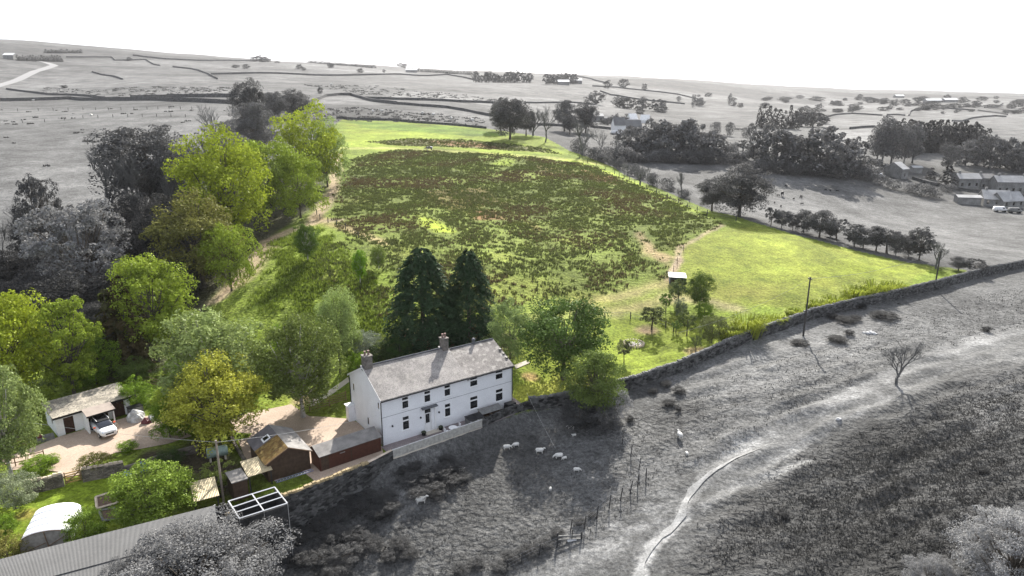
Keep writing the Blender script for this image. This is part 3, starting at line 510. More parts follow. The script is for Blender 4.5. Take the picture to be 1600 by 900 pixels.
def spruce(seed, n=6500, R_=.30, leaf=.034, step=30):
    r = np.random.default_rng(seed); P = []; Nn = []; V = []
    nb = int(n/step); z = r.uniform(.02, .985, nb)**1.15; a = r.uniform(0, 2*PI, nb); L = R_*np.minimum((1-z)**.5*1.2, 1)*r.uniform(.82, 1.06, nb)+.008
    for zi, ai, Li in zip(z, a, L):
        t = r.uniform(.25, 1, step)**.6; w = r.normal(0, .10, step)*Li*(1.3-t); p = np.stack([np.cos(ai)*t*Li-np.sin(ai)*w, np.sin(ai)*t*Li+np.cos(ai)*w, zi-t*t*Li*.42-.01*r.random(step)], 1)
        P.append(p); Nn.append(unit(np.stack([np.cos(ai)*.5+r.normal(0, .35, step), np.sin(ai)*.5+r.normal(0, .35, step), .7+r.normal(0, .3, step)], 1))); V.append(.15+.55*t*r.uniform(.5, 1.2, step))
    return np.concatenate(P), np.concatenate(Nn), leaf, np.concatenate(V)
for s in range(2):
    P, Nn, lf, V = spruce(600+s, 24000, .31, .02, 34); m = MB(); m.tube([(0, 0, -.03), (0, 0, .5), (0, 0, .97)], [.024, .016, .003], 6); reg('spruce', leafmesh('crown', P, Nn, lf, V, 1.5), m, BARK, 'spruce_tree', .5)
P, Nn, lf, V = spruce(650, 3600, .24, .04); m = MB(); m.tube([(0, 0, -.03), (0, 0, .5), (0, 0, .97)], [.02, .014, .003], 6); reg('thinspruce', leafmesh('crown', P, Nn, lf, V, 1.5), m, BARK, 'conifer_tree', .5)
for s in range(2):
    P, Nn, V, cc, lf = crown_round(900+s, 90, 700, .011, (0, 0, .54), (.42, .42, .43), (.07, .12), 0, .02, .6, .25, 9); reg('dense', leafmesh('crown', P, Nn, lf, V), limbs(cc, .02, .2, seed=s), BARK, 'broadleaf_tree', .9)
def bare_mesh(seed, depth=6, spread=.55, up=.2, base=.026, ht=.2, nt=3):
    r = random.Random(seed); m = MB(); r2 = random.Random(seed+1)
    def br(p, d, L, w, k):
        e = p+d*L+Vector((r.uniform(-1, 1), r.uniform(-1, 1), 0))*L*.1; mid = p.lerp(e, .5)+Vector((r.uniform(-1, 1), r.uniform(-1, 1), r.uniform(-.5, .5)))*L*.08
        m.tube([p, mid, e], [w, w*.8, w*.6], 5 if k < 2 else 3, cap=False)
        if k >= depth: return
        for j in range(nt if k < 4 else 3):
            q = p.lerp(e, r.uniform(.55, 1.0)) if j else e; nd = (d+Vector((r.uniform(-1, 1), r.uniform(-1, 1), r.uniform(-.5, .8)))*spread*1.4+Vector((0, 0, up*.4))).normalized(); br(q, nd, L*r.uniform(.6, .85), w*.6, k+1)
    br(Vector((0, 0, -.03)), Vector((.05, 0, 1)).normalized(), ht+.03, base, 0)
    zs = max(v[2] for v in m.v); wd = max(max(abs(v[0]), abs(v[1])) for v in m.v); m.v = [(x/zs, y/zs, z/zs) for x, y, z in m.v]; return m, 1.7*wd/zs
for s, dp in ((1, 6), (2, 6), (5, 6)):
    m, w_ = bare_mesh(s, dp); KIND.setdefault('bare', []).append((None, m, HEDGEW, 'bare_tree', w_))
# far, cheap variants: one mesh each
FARK = {}
def farreg(kind, P, Nn, V, lf, trunk):
    me = leafmesh('foliage', P, Nn, lf, V); bm = bmesh.new(); bm.from_mesh(me); tm = bpy.data.meshes.new('t'); tm.from_pydata(trunk.v, [], trunk.f); n0 = len(bm.faces); bm.from_mesh(tm); bm.faces.ensure_lookup_table()
    for f in bm.faces[n0:]: f.material_index = 1
    bm.to_mesh(me); bm.free(); me.materials.append(BARKG); FARK.setdefault(kind, []).append(me)
for s in range(5):
    P, Nn, V, cc, lf = crown_round(700+s, 24, 110, .055, (0, 0, .49), (.42, .42, .5), (.12, .2), low=.0, sub=4); farreg('round', P, Nn, V, lf, limbs(cc[:6], .025, .25, n=3))
for s in range(2):
    P, Nn, lf, V = spruce(720+s, 1100, .26, .07, 11); m = MB(); m.tube([(0, 0, -.03), (0, 0, .9)], [.02, .005], 4); farreg('conifer', P, Nn, V, lf, m)
for s in range(3):
    P, Nn, V, cc, lf = crown_round(740+s, 14, 100, .07, (0, 0, .46), (.48, .48, .45), (.18, .28), low=.02); farreg('bush', P, Nn, V, lf, limbs(cc[:4], .02, .1, n=3))
for s in range(2):
    P, Nn, V, cc, lf = crown_round(760+s, 30, 110, .04, (0, 0, .54), (.24, .24, .45), (.08, .14), low=.05); farreg('poplar', P, Nn, V, lf, limbs(cc[:6], .02, .15, n=3))
for s in range(2):
    m, w_ = bare_mesh(40+s, 5); me = bpy.data.meshes.new('twigs'); me.from_pydata(m.v, [], m.f); me.materials.append(HEDGEW); FARK.setdefault('bare', []).append(me)
FW = {'round': .86, 'conifer': .5, 'bush': 1.0, 'poplar': .52, 'bare': 1.2}
FN = {'round': 'broadleaf_tree', 'conifer': 'conifer_tree', 'bush': 'bush', 'poplar': 'poplar_tree', 'bare': 'bare_tree'}
TM = {}
def tree(kind, u, vb, vt, w, col, label, cat='tree', group=None, var=0, bark=None, wz=1.0, name=None, rot=None):
    """near tree standing on the ground point seen at (u, vb)"""
    p = G(u, vb); H_ = max(hpx(p, vt), .4); K = KIND[kind]; j = var % len(K); cm, mb, bk, nm, Wn = K[j]; Ww = w*fwd(p)/F
    e = empty(name or nm, p, (var*1.7+u*.13) if rot is None else rot, label, cat, group); e.scale = (Ww/Wn, Ww/Wn*wz, H_)
    if (kind, j) not in TM:
        me = bpy.data.meshes.new('trunk'); me.from_pydata(mb.v, [], mb.f); me.materials.append(bk); TM[(kind, j)] = me
    if cm:
        c = bpy.data.objects.new('foliage' if kind == 'shrub' else 'crown', cm); COL.objects.link(c); c.parent = e; c.color = (*col, 1)
        t = bpy.data.objects.new('stems' if kind == 'shrub' else 'trunk', TM[(kind, j)]); COL.objects.link(t); t.parent = e
    else:
        t = bpy.data.objects.new('branches', TM[(kind, j)]); COL.objects.link(t); t.parent = e
    return e
NF = 0
def ftree(kind, u, vb, vt, w, val, label, group=None, cat=None, name=None):
    global NF; NF += 1
    p = G(u, vb); H_ = max(hpx(p, vt), .5); K = FARK[kind]; o = bpy.data.objects.new(name or FN[kind], K[NF % len(K)]); COL.objects.link(o); Ww = w*fwd(p)/F
    o.location = p-Vector((0, 0, .15+(H_*.1 if kind == 'round' else 0))); kx = (1.3 if kind == 'round' else 1.1)*random.uniform(.85, 1.15); o.scale = (Ww/FW[kind]*kx, Ww/FW[kind]*kx*random.uniform(.85, 1.1), H_*(1.1 if kind == 'round' else 1)*random.uniform(.88, 1.08)); o.rotation_euler = (0, 0, NF*2.4); o.color = (*((val,)*3 if not isinstance(val, tuple) else val), 1)
    return tag(o, label, cat or ('bush' if kind == 'bush' else 'tree'), group)
YG = (.26, .31, .028); LG = (.20, .26, .032); MG = (.14, .22, .022); DG = (.032, .06, .026); OL = (.16, .16, .035); PG = (.26, .33, .11); BG = (.2, .25, .085); g_ = lambda v: (v, v, v)
NEAR = [
 ('round',360,392,206,144,YG,'tall bright yellow-green tree with a pointed top at the left end of the sunlit row',0),
 ('shrub',425,338,203,118,LG,'round yellow-green tree between the pointed tree and the farthest sunlit trees',1),
 ('shrub',484,300,160,112,YG,'large bright tree whose top stands highest at the far end of the sunlit row',2),
 ('shrub',512,292,182,78,PG,'paler green tree at the right edge of the sunlit row beside the dirt path',3),
 ('shrub',470,340,232,95,LG,'lower yellow-green tree at the foot of the sunlit row, next to the dirt path',0),
 ('round',318,450,305,130,(.15,.15,.04),'olive green ivy-clad tree with a mossy flat top below the pointed tree',0),
 ('shrub',362,455,338,88,LG,'green tree with layered bright clumps leaning over the dark gully',1),
 ('round',246,565,395,128,LG,'big green tree with a yellow-lit top in front of the dark grey wood',4),
 ('thinspruce',208,580,430,88,(.075,.06,.025),'brownish conifer with bare reddish tips left of the big yellow-topped tree',0),
 ('thinspruce',183,585,450,62,(.07,.07,.03),'thin brown-green conifer behind the garage, left of the reddish conifer',0),
 ('round',25,640,445,135,YG,'bright yellow-green tree cut by the left edge of the photo',2),
 ('layered',118,625,457,112,LG,'green layered tree just right of the bright tree at the left edge',1),
 ('birch',18,745,565,112,BG,'grey-green birch with a pale trunk at the left edge beside the driveway',0),
 ('birch',345,655,474,160,BG,'wide silvery green willow-like tree behind the yellow-topped garden tree',1),
 ('round',343,702,560,140,(.33,.34,.05),'yellow-tinted round garden tree left of the courtyard',0),
 ('birch',474,652,486,128,(.125,.16,.04),'tall birch with a forked pale trunk growing at the courtyard edge',2),
 ('round',532,582,450,66,PG,'pale green upright tree behind the birch, left of the house',1),
 ('round',880,592,462,134,(.08,.13,.03),'large round sycamore with two trunks on the lawn right of the house',3),
 ('round',930,655,546,92,(.12,.165,.04),'smaller leafy tree against the stone wall in front of the sycamore',4),
 ('shrub',797,560,470,78,(.17,.23,.08),'pale feathery shrub between the dark spruces and the sycamore',0),
 ('birch',481,408,345,40,(.09,.145,.025),'slim young tree with a leaning trunk alone on the green slope',0),
 ('birch',563,444,385,24,(.14,.25,.02),'narrow bright green sapling on the slope left of the dark spruces',1),
 ('birch',592,420,382,24,(.17,.22,.05),'thin pale sapling between the bright sapling and the dark spruces',2),
 ('apple',1018,515,474,46,(.085,.10,.04),'small apple tree with a ring of bare soil under it in the garden',0),
 ('apple',975,568,527,28,(.12,.13,.07),'tiny pruned fruit tree beside the round stone fire ring',1),
 ('apple',1073,524,484,34,(.10,.13,.04),'young fruit tree on the lawn between the apple tree and the tall ferns',2),
 ('shrub',1112,536,488,44,(.13,.15,.055),'twiggy bush beside the wall at the right end of the orchard lawn',1),
 ('apple',1040,488,455,24,(.10,.17,.03),'small green fruit tree in front of the field shelter',1),
 ('apple',1060,476,434,40,(.10,.13,.05),'greyish tree partly hiding the metal field shelter',2),
 ('round',1092,486,424,42,(.10,.14,.03),'taller green tree just right of the field shelter',1),
 ('shrub',1062,496,466,24,(.14,.17,.10),'silvery shrub under the trees by the field shelter',2),
 ('apple',1087,550,523,20,(.12,.15,.05),'bare-stemmed little tree near the wall at the lower edge of the orchard',0),
 ('apple',1056,520,500,20,(.11,.17,.04),'small sapling left of the young fruit tree',1),
 ('round',242,828,728,122,(.17,.24,.035),'bright green garden tree between the white tunnel and the lean-to roofs',1),
 ('shrub',138,855,795,66,(.14,.21,.03),'leafy green bush at the right side of the white tunnel',0),
 ('apple',345,776,722,62,(.20,.24,.06),'thin pale-leaved young tree beside the telegraph pole and wall',2),
 ('birch',300,784,738,40,(.17,.21,.05),'thin pale-leaved sapling over the corrugated lean-to',1),
 ('shrub',25,795,738,72,(.22,.25,.15),'silvery pale shrub at the left edge above the white tunnel',1),
 ('shrub',15,885,835,60,(.17,.16,.04),'small golden green bush in the bottom left corner',2),
]
for k, u, vb, vt, w, c, lb, vr in NEAR: tree(k, u, vb, vt, w, c, lb, 'shrub' if k == 'shrub' else 'tree', None, vr)
for i, (u, vb, vt, w, lb) in enumerate([(662,528,383,98,'larger dark spruce standing behind the farmhouse chimney'), (733,524,388,76,'smaller dark spruce right of the larger one behind the farmhouse')]): tree('spruce', u, vb, vt, w, DG, lb, 'tree', None, i)
SH = [(60,735,715,60,MG,'green bushes along the drive fence at the left edge'),(150,738,708,52,(.15,.15,.04),'brownish clipped shrub on top of the garden wall right of the drive gate'),(200,705,690,34,MG,'low green shrub at the lower edge of the paved yard'),
 (266,684,618,60,MG,'tall green shrub mass right of the bagged tarpaulin pile'),(270,660,600,60,LG,'yellow-green shrub right of the garage roof'),(400,610,560,60,MG,'dark green shrub between the birch and the willow-like tree'),
 (625,562,527,50,(.05,.09,.025),'dark green rounded laurel bush directly behind the farmhouse ridge'),(572,560,515,52,(.20,.23,.17),'pale flowering shrub behind the left chimney of the farmhouse'),(592,568,535,40,(.06,.09,.03),'dark shrub between the pale flowering shrub and the laurel'),
 (548,575,548,34,MG,'small green bush at the foot of the pale upright tree'),(425,690,668,30,MG,'low planting under the birch at the courtyard edge'),(265,725,705,50,(.06,.09,.03),'dark low shrub below the yellow-tinted tree'),
 (130,600,570,70,MG,'green bush behind the garage roof'),(60,625,590,60,(.07,.10,.03),'dark bush between the bright left tree and the garage'),(270,585,555,44,(.22,.22,.14),'pale flowered bush above the rail fence left of the willow-like tree'),
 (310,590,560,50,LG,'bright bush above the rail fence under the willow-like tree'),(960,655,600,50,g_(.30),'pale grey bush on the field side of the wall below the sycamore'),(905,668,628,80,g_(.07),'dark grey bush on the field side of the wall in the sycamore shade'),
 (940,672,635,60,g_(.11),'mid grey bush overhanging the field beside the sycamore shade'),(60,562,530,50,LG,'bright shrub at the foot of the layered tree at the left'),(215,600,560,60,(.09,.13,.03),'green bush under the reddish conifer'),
 (320,560,520,60,MG,'dark green bush behind the willow-like tree'),(1100,500,470,30,MG,'green bush at the foot of the tall tree beside the shelter'),(10,840,805,40,MG,'green bush left of the white tunnel')]
for i, (u, vb, vt, w, c, lb) in enumerate(SH): tree('shrub', u, vb, vt, w, c, lb, 'shrub', None, i)
# grey wood in the gully at the left
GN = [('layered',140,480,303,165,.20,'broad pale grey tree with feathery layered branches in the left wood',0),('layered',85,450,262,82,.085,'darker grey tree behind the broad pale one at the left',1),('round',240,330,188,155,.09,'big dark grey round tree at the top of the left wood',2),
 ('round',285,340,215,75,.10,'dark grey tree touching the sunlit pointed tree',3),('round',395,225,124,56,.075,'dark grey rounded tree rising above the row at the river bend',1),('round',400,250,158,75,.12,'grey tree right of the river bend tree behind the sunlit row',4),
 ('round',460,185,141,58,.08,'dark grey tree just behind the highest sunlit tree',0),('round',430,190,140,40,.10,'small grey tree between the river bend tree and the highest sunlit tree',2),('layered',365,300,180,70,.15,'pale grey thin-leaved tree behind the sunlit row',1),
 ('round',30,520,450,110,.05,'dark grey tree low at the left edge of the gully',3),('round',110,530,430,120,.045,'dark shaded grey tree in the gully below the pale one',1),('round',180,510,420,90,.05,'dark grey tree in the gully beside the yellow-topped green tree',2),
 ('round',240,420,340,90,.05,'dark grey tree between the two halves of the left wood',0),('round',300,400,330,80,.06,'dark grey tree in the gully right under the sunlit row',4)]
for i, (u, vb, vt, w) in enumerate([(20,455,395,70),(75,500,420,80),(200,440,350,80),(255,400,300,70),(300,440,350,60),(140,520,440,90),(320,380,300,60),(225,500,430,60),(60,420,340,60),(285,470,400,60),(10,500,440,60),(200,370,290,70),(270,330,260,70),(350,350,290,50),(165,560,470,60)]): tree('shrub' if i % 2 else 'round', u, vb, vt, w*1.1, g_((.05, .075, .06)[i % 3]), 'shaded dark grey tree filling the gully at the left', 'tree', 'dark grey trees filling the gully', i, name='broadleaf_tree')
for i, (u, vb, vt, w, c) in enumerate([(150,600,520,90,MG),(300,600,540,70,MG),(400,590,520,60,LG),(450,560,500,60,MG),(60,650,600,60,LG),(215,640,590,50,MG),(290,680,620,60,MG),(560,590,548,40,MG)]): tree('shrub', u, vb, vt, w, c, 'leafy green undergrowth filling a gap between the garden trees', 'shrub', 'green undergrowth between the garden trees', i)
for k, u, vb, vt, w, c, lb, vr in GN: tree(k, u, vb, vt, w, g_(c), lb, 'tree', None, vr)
BT = [(172,345,215,105,'tall bare tree with a wide fan of twigs in the left wood'),(215,345,240,80,'bare tree with dark stems right of the tall bare tree'),(262,350,245,80,'bare tree in front of the dark round tree'),(20,450,330,80,'bare tree at the left edge above the gully'),
 (62,420,320,60,'slim bare tree left of the pale grey tree'),(345,240,160,70,'bare tree at the river bend behind the sunlit row'),(330,290,200,60,'bare tree beside the pointed sunlit tree'),(1400,600,532,52,'lone gnarled bare thorn tree beside the track on the grey hillside'),
 (852,222,160,52,'bare tree standing at the far corner of the green field'),(833,212,165,40,'bare tree left of the corner bare tree'),(910,243,185,40,'bare tree on the field edge left of the scrub'),(960,255,208,32,'pale bare thorn in the hedge scrub'),
 (1065,305,262,26,'spindly bare thorn on the fence line left of the paddock oak'),(1000,288,258,34,'bare thorn where the fence line leaves the scrub'),(938,245,200,30,'bare thorn in the scrub beyond the rush field'),(1012,285,262,22,'small bare thorn right of the fence line scrub'),(1462,420,375,34,'leaning bare thorn at the right end of the thorn row')]
for i, (u, vb, vt, w, lb) in enumerate(BT): tree('bare', u, vb, vt, w, g_(.1), lb, 'tree', None, i)
OAK = [(1155,338,262,92,.085,'dark grey oak on the field boundary at the right, the larger of the pair'),(1112,330,278,52,.09,'smaller dark grey tree tucked against the left side of the boundary oak'),(797,218,149,60,.07,'dark grey tree at the far corner of the green field'),
 (782,205,152,36,.085,'grey tree at the left of the field corner clump'),(882,205,155,34,.12,'light grey tree right of the bare corner tree'),(915,208,160,42,.08,'dark round tree below the white-gabled farm'),(822,212,168,34,.07,'small dark tree at the right of the field corner clump'),
 (890,210,178,26,.09,'small grey tree in front of the dark round farm tree')]
for i, (u, vb, vt, w, c, lb) in enumerate(OAK): tree('round', u, vb, vt, w, g_(c), lb, 'tree', None, i)
hd = [(1205,349,326,18),(1223,352,327,20),(1238,356,334,14),(1254,360,326,24),(1278,366,331,26),(1309,372,338,32),(1298,368,350,14),(1334,380,350,22),(1348,384,356,28),(1366,388,352,30),(1384,391,350,30),(1400,396,360,24),(1436,404,358,40),(1418,398,368,20),(1495,420,402,18),(1520,424,400,30)]
for i, (u, vb, vt, w) in enumerate(hd): tree(('apple', 'birch', 'layered', 'shrub', 'round')[i % 5], u+random.uniform(-3, 3), vb+4+random.uniform(-1.5, 1.5), vt+random.uniform(-6, 5), w*random.uniform(1.2, 1.9), g_(.085+.02*(i % 3)), 'wind-shaped grey thorn tree in the row along the right edge of the paddock', 'tree', 'thorn trees along the paddock edge', i, name='thorn_tree')
for i in range(26):
    t = i/25; u = 905+t*210+random.uniform(-5, 5); vb = 238+t*92+random.uniform(-3, 3)
    if u > 1090: continue
    hh = random.uniform(9, 24)*(1.25-t*.5); ftree('bush' if t < .5 or i % 3 else 'bare', u, vb, vb-hh, random.uniform(10, 26)*(1.1-t*.5), .10, 'grey scrub bush growing on the boundary behind the rush field', 'scrub bushes on the field boundary')
fr0 = random.Random(99)
def row(kind, uvs, val, label, group, jit=.15):
    for (u, vb, vt, w) in uvs: ftree(kind, u, vb, vt, w*random.uniform(1-jit, 1+jit), val*random.uniform(.8, 1.25), label, group)
row('round', [(985,240,195,34),(1000,238,188,40),(1022,246,183,44),(1045,248,180,50),(1065,250,184,46),(1085,250,190,44),(1105,250,196,44),(1122,250,206,34),(1010,245,205,30)], .125, 'dark grey broadleaf tree in the clump at the middle of the valley', 'trees in the valley clump')
row('bush', [(960+i*11+fr0.uniform(-5,5), 252+i*.3, 232+fr0.uniform(-5,8), 26) for i in range(16)]+[(1160+i*12+fr0.uniform(-5,5), 268+i*.8, 246+fr0.uniform(-6,8)+i*.5, 26) for i in range(18)], .10, 'dark undergrowth bush below the valley woods', 'undergrowth below the valley woods')
row('bush', [(975,252,228,30),(955,244,224,24),(1140,252,225,26),(1150,256,232,30),(1350,282,255,30),(1375,290,268,22),(1395,296,278,24),(1420,300,282,26),(1440,306,285,28),(1460,308,292,20),(1480,300,284,22),(1345,276,262,20)], .13, 'light grey bush on the far edge of the right pasture', 'bushes beyond the right pasture')
row('round', [(1160,250,215,36),(1188,262,195,40),(1210,266,185,62),(1238,268,192,46),(1268,270,190,60),(1300,274,194,62),(1328,276,204,46),(1360,270,240,34)], .115, 'dark grey tree in the long wood beside the right pasture', 'trees beside the right pasture')
row('poplar', [(1378,255,180,30),(1392,256,181,30),(1370,252,190,24),(1412,256,190,26),(1425,255,192,26),(1480,266,216,28)], .10, 'tall narrow grey tree behind the village', 'tall narrow trees behind the village')
row('conifer', [(1400+i*6+random.uniform(-2, 2), 230+i*.3, 184+i*.5+random.uniform(-3, 5), 19) for i in range(24)]+[(1406+i*8, 238, 194+random.uniform(-4, 4), 20) for i in range(16)], .055, 'dark conifer in the plantation behind the village', 'conifers in the plantation')
row('round', [(1508,258,218,34),(1525,258,206,32),(1545,262,198,26),(1562,262,212,34),(1580,264,206,34),(1598,268,214,36),(1612,268,210,36),(1590,270,230,30)], .12, 'grey tree in the wood at the right edge', 'trees in the wood at the right edge')
row('conifer', [(1478,292,252,26),(1454,280,262,12)], .05, 'dark conifer beside the village houses', 'conifers beside the houses')
row('conifer', [(1185+i*8, 200+i*.3, 166+random.uniform(-3, 5), 13) for i in range(8)], .055, 'grey conifer in the small wood above the long wood', 'conifers in the small wood')
row('round', [(1250,198,170,24),(1270,198,172,30),(1288,194,178,16)], .08, 'round grey tree at the end of the small conifer wood', 'round trees by the small conifer wood')
row('round', [(968,168,147,18),(980,170,148,22),(1003,172,150,22),(1028,174,152,20),(1035,176,164,16),(930,163,141,22),(974,137,123,12),(949,138,125,12),(1007,141,130,8),(1107,151,143,10),(1145,158,152,8),(1095,158,152,8),(1093,165,153,14),(1157,168,160,8),(1147,166,158,7)], .08, 'isolated grey tree on the farmland beyond the white-gabled farm', 'isolated trees beyond the farm')
row('round', [(960,194,178,16),(985,186,176,18),(915,186,172,18),(1010,190,178,16),(975,190,180,14),(945,195,184,16),(1000,178,168,14)], .085, 'small grey tree around the white-gabled farm', 'small trees around the farm')
row('round', [(745+i*6.5+random.uniform(-2, 2), 129, 111+random.uniform(-2, 5), 9) for i in range(14)]+[(855+i*6, 131, 112+random.uniform(0, 4), 11) for i in range(8)], .07, 'grey tree in the shelter belt on the middle skyline', 'trees in the skyline shelter belt')
row('conifer', [(28+i*4.2, 95+i*.1, 86+random.uniform(-1, 1), 6) for i in range(17)]+[(72+i*4.2, 83, 77+random.uniform(-1, 1), 6) for i in range(14)], .05, 'dark conifer in a plantation on the left hill', 'conifers on the left hill')
row('conifer', [(484+i*5, 98+i*.42, 93+i*.4, 8) for i in range(21)]+[(640+i*5, 111+i*.3, 105+i*.35, 7) for i in range(20)], .05, 'dark conifer in a long narrow plantation on the skyline', 'conifers in the skyline plantation')
row('round', [(397,96,88,10),(405,96,86,12),(412,97,87,12),(419,97,90,8),(625,105,98,8),(632,106,99,10),(433,98,95,7),(468,108,100,9),(518,106,98,8),(563,114,106,9),(202,95,89,7),(516,104,99,7),(385,107,99,10),(368,106,100,8),(100,137,132,8),(600,113,108,4),(229,152,147,8),(475,110,104,6),(500,146,134,8)], .065, 'lone grey tree on the far left hills', 'lone trees on the far hills')
fr_ = random.Random(5); L_ = []
for i in range(75):
    u = fr_.uniform(1190, 1600); v = fr_.uniform(152, 176)+(u-1190)*.006; hh = fr_.uniform(4, 9); L_.append((u, v, v-hh, hh*fr_.uniform(1, 2)))
row('round', L_, .075, 'small grey tree scattered along the far valley at the right', 'trees scattered along the far valley')
row('bush', [(1160+fr_.uniform(0, 120), 190+fr_.uniform(-8, 6), 180+fr_.uniform(-8, 4), 10) for i in range(8)]+[(880+fr_.uniform(0, 260), 150+fr_.uniform(0, 20), 145+fr_.uniform(0, 10), 7) for i in range(8)]+[(1020+fr_.uniform(0,160), 205+fr_.uniform(-10,25), 194+fr_.uniform(-8,12), 13) for i in range(16)], .1, 'small grey bush in the rough valley ground', 'bushes in the valley')
row('round', [(1455,166,157,26),(1435,165,158,18),(1420,166,160,14),(1396,166,155,14),(1380,162,155,8),(1490,168,160,16),(1520,168,163,20),(1550,167,162,22)], .07, 'dark tree around the far farm sheds at the right', 'trees around the far farm sheds')
# scrub in the near grey field
sr = random.Random(11); SC = []
for u, v, s in [(475,835,26),(500,815,28),(530,800,28),(560,790,26),(590,800,24),(610,790,26),(480,800,22),(520,835,32),(555,835,30),(545,865,38),(580,850,30),(500,870,34),(470,870,30),(600,775,24),(570,772,22),(540,782,24),(655,770,26),(640,750,26),(665,745,26),(690,735,26),(705,750,26),(680,765,28),(715,730,22),(650,728,20),(630,735,18),(625,850,24),(640,865,22),(610,868,22),(460,815,20),(725,745,18),(700,718,20),(525,890,30),(720,890,22),(745,880,20),(800,870,22),(825,860,22),(850,850,22),(780,885,20),(870,832,18),(905,815,16),(925,805,12)]:
    SC.append((u, v, s))
for i, (u, v, s) in enumerate(SC): tree('shrub', u, v+s*.25, v-s*.30, s*1.5, g_(.062+.02*sr.random()), 'low dark grey scrub bush in the rough field below the house wall', 'bush', 'scrub bushes below the wall', i, name='bush')
for i, (u, v, w) in enumerate([(1383,493,48),(1320,500,32),(1335,497,22),(1250,536,32),(1308,530,32),(1327,520,18),(1343,478,22),(1040,600,20),(1020,612,16),(1060,610,24),(1045,630,22),(1060,640,12),(1540,515,16),(1535,735,20),(1225,805,16),(985,655,14),(1300,494,16)]):
    tree('shrub', u, v+3, v-5, w, g_(.05), 'small dark bush or rush patch on the open grey pasture', 'bush', 'dark patches on the grey pasture', i, name='bush')
tree('dense', 318, 985, 834, 290, g_(.15), 'large pale grey leafy tree filling the bottom edge beside the barn roof', 'tree', None, 2); tree('dense', 205, 960, 868, 90, g_(.15), 'small pale grey tree at the lower eave of the barn roof', 'tree', None, 1)
tree('dense', 1570, 960, 795, 190, g_(.26), 'very pale grey bush in the bottom right corner', 'tree', None, 0); tree('dense', 1450, 950, 868, 90, g_(.24), 'small pale grey bush left of the bottom right corner bush', 'tree', None, 1); tree('dense', 1620, 890, 770, 90, g_(.24), 'pale grey bush cut by the right edge near the bottom', 'tree', None, 2)
# tall ferns and grasses along the wall
fx = [(1165,527,476,56),(1205,512,484,44),(1140,535,500,34),(1272,486,462,30),(1300,480,455,40),(1335,472,436,48),(1362,466,428,52),(1392,460,432,44),(1240,498,474,26)]
for i, (u, vb, vt, w) in enumerate(fx):
    p = G(u, vb); Hh = max(hpx(p, vt), .6)*.75; rr_ = w*fwd(p)/F/2; r = np.random.default_rng(i); n = 420; a = r.uniform(0, 2*PI, n); q = r.uniform(0, 1, n)**.5*rr_*.85; m = MB()
    for j in range(n):
        b0 = Vector((math.cos(a[j])*q[j], math.sin(a[j])*q[j]*.6, -.1)); L2 = Hh*r.uniform(.35, .95); dr = Vector((math.cos(a[j]), math.sin(a[j]), 0)); t1 = b0+dr*L2*.15+Vector((0, 0, L2*.7)); t2 = b0+dr*L2*.35+Vector((0, 0, L2)); t3 = b0+dr*L2*.6+Vector((0, 0, L2*.92)); s_ = Vector((-dr.y, dr.x, 0))*r.uniform(.03, .08)
        m.poly([b0-s_*.4, b0+s_*.4, t1+s_, t1-s_]); m.poly([t1-s_, t1+s_, t2+s_*.8, t2-s_*.8]); m.poly([t2-s_*.8, t2+s_*.8, t3])
    o = m.build('tall_grass', LEAF); at = o.data.attributes.new('v', 'FLOAT', 'FACE'); at.data.foreach_set('value', np.repeat(r.uniform(.1, .9, n), 3).astype(np.float32)); o.location = p; o.color = (.27, .31, .04, 1)
    tag(o, 'clump of tall yellow-green fern or grass against the inside of the field wall', 'grass clump', 'tall yellow grass along the field wall')
# ------------------------------------------------------------------ buildings
def panel(m, L, z0, z1, ops, mp, mi=0, dep=.10, s0=0.0):
    ss = sorted({s0, L, *[o[0] for o in ops], *[o[1] for o in ops]}); zs = sorted({z0, z1, *[o[2] for o in ops], *[o[3] for o in ops]})
    for a, b in zip(ss, ss[1:]):
        for c, d in zip(zs, zs[1:]):
            if any(o[0] <= (a+b)/2 <= o[1] and o[2] <= (c+d)/2 <= o[3] for o in ops): continue
            m.poly([mp(a, c, 0), mp(b, c, 0), mp(b, d, 0), mp(a, d, 0)], mi)
    for a, b, c, d in ops:
        m.poly([mp(a, c, 0), mp(a, c, dep), mp(a, d, dep), mp(a, d, 0)], mi); m.poly([mp(b, c, dep), mp(b, c, 0), mp(b, d, 0), mp(b, d, dep)], mi)
        m.poly([mp(a, c, dep), mp(a, c, 0), mp(b, c, 0), mp(b, c, dep)], mi); m.poly([mp(a, d, 0), mp(a, d, dep), mp(b, d, dep), mp(b, d, 0)], mi)
def bx(m, mp, a, b, c, d, e, f, mi=0):
    """box in wall coordinates: s a..b, z c..d, depth e..f"""
    return m.hexa([mp(a, c, e), mp(b, c, e), mp(b, c, f), mp(a, c, f), mp(a, d, e), mp(b, d, e), mp(b, d, f), mp(a, d, f)], mi)
def window(par, mp, a, b, c, d, bar=.68, fw=.07, fm=WPAINT):
    m = MB(); bx(m, mp, a+.002, a+fw, c+.002, d-.002, .02, .09); bx(m, mp, b-fw, b-.002, c+.002, d-.002, .02, .09); bx(m, mp, a+fw, b-fw, c+.002, c+fw, .022, .088); bx(m, mp, a+fw, b-fw, d-fw, d-.002, .022, .088)
    if bar: q = c+(d-c)*bar; bx(m, mp, a+fw, b-fw, q-.08, q+.08, .015, .087)
    f = m.build('window', fm, par); p = MB(); bx(p, mp, a+fw*.6, b-fw*.6, c+fw*.6, d-fw*.6, .05, .07).build('pane', GLASS, f); s = MB(); bx(s, mp, a-.08, b+.08, c-.1, c-.004, -.07, .05).build('sill', fm, f); return f
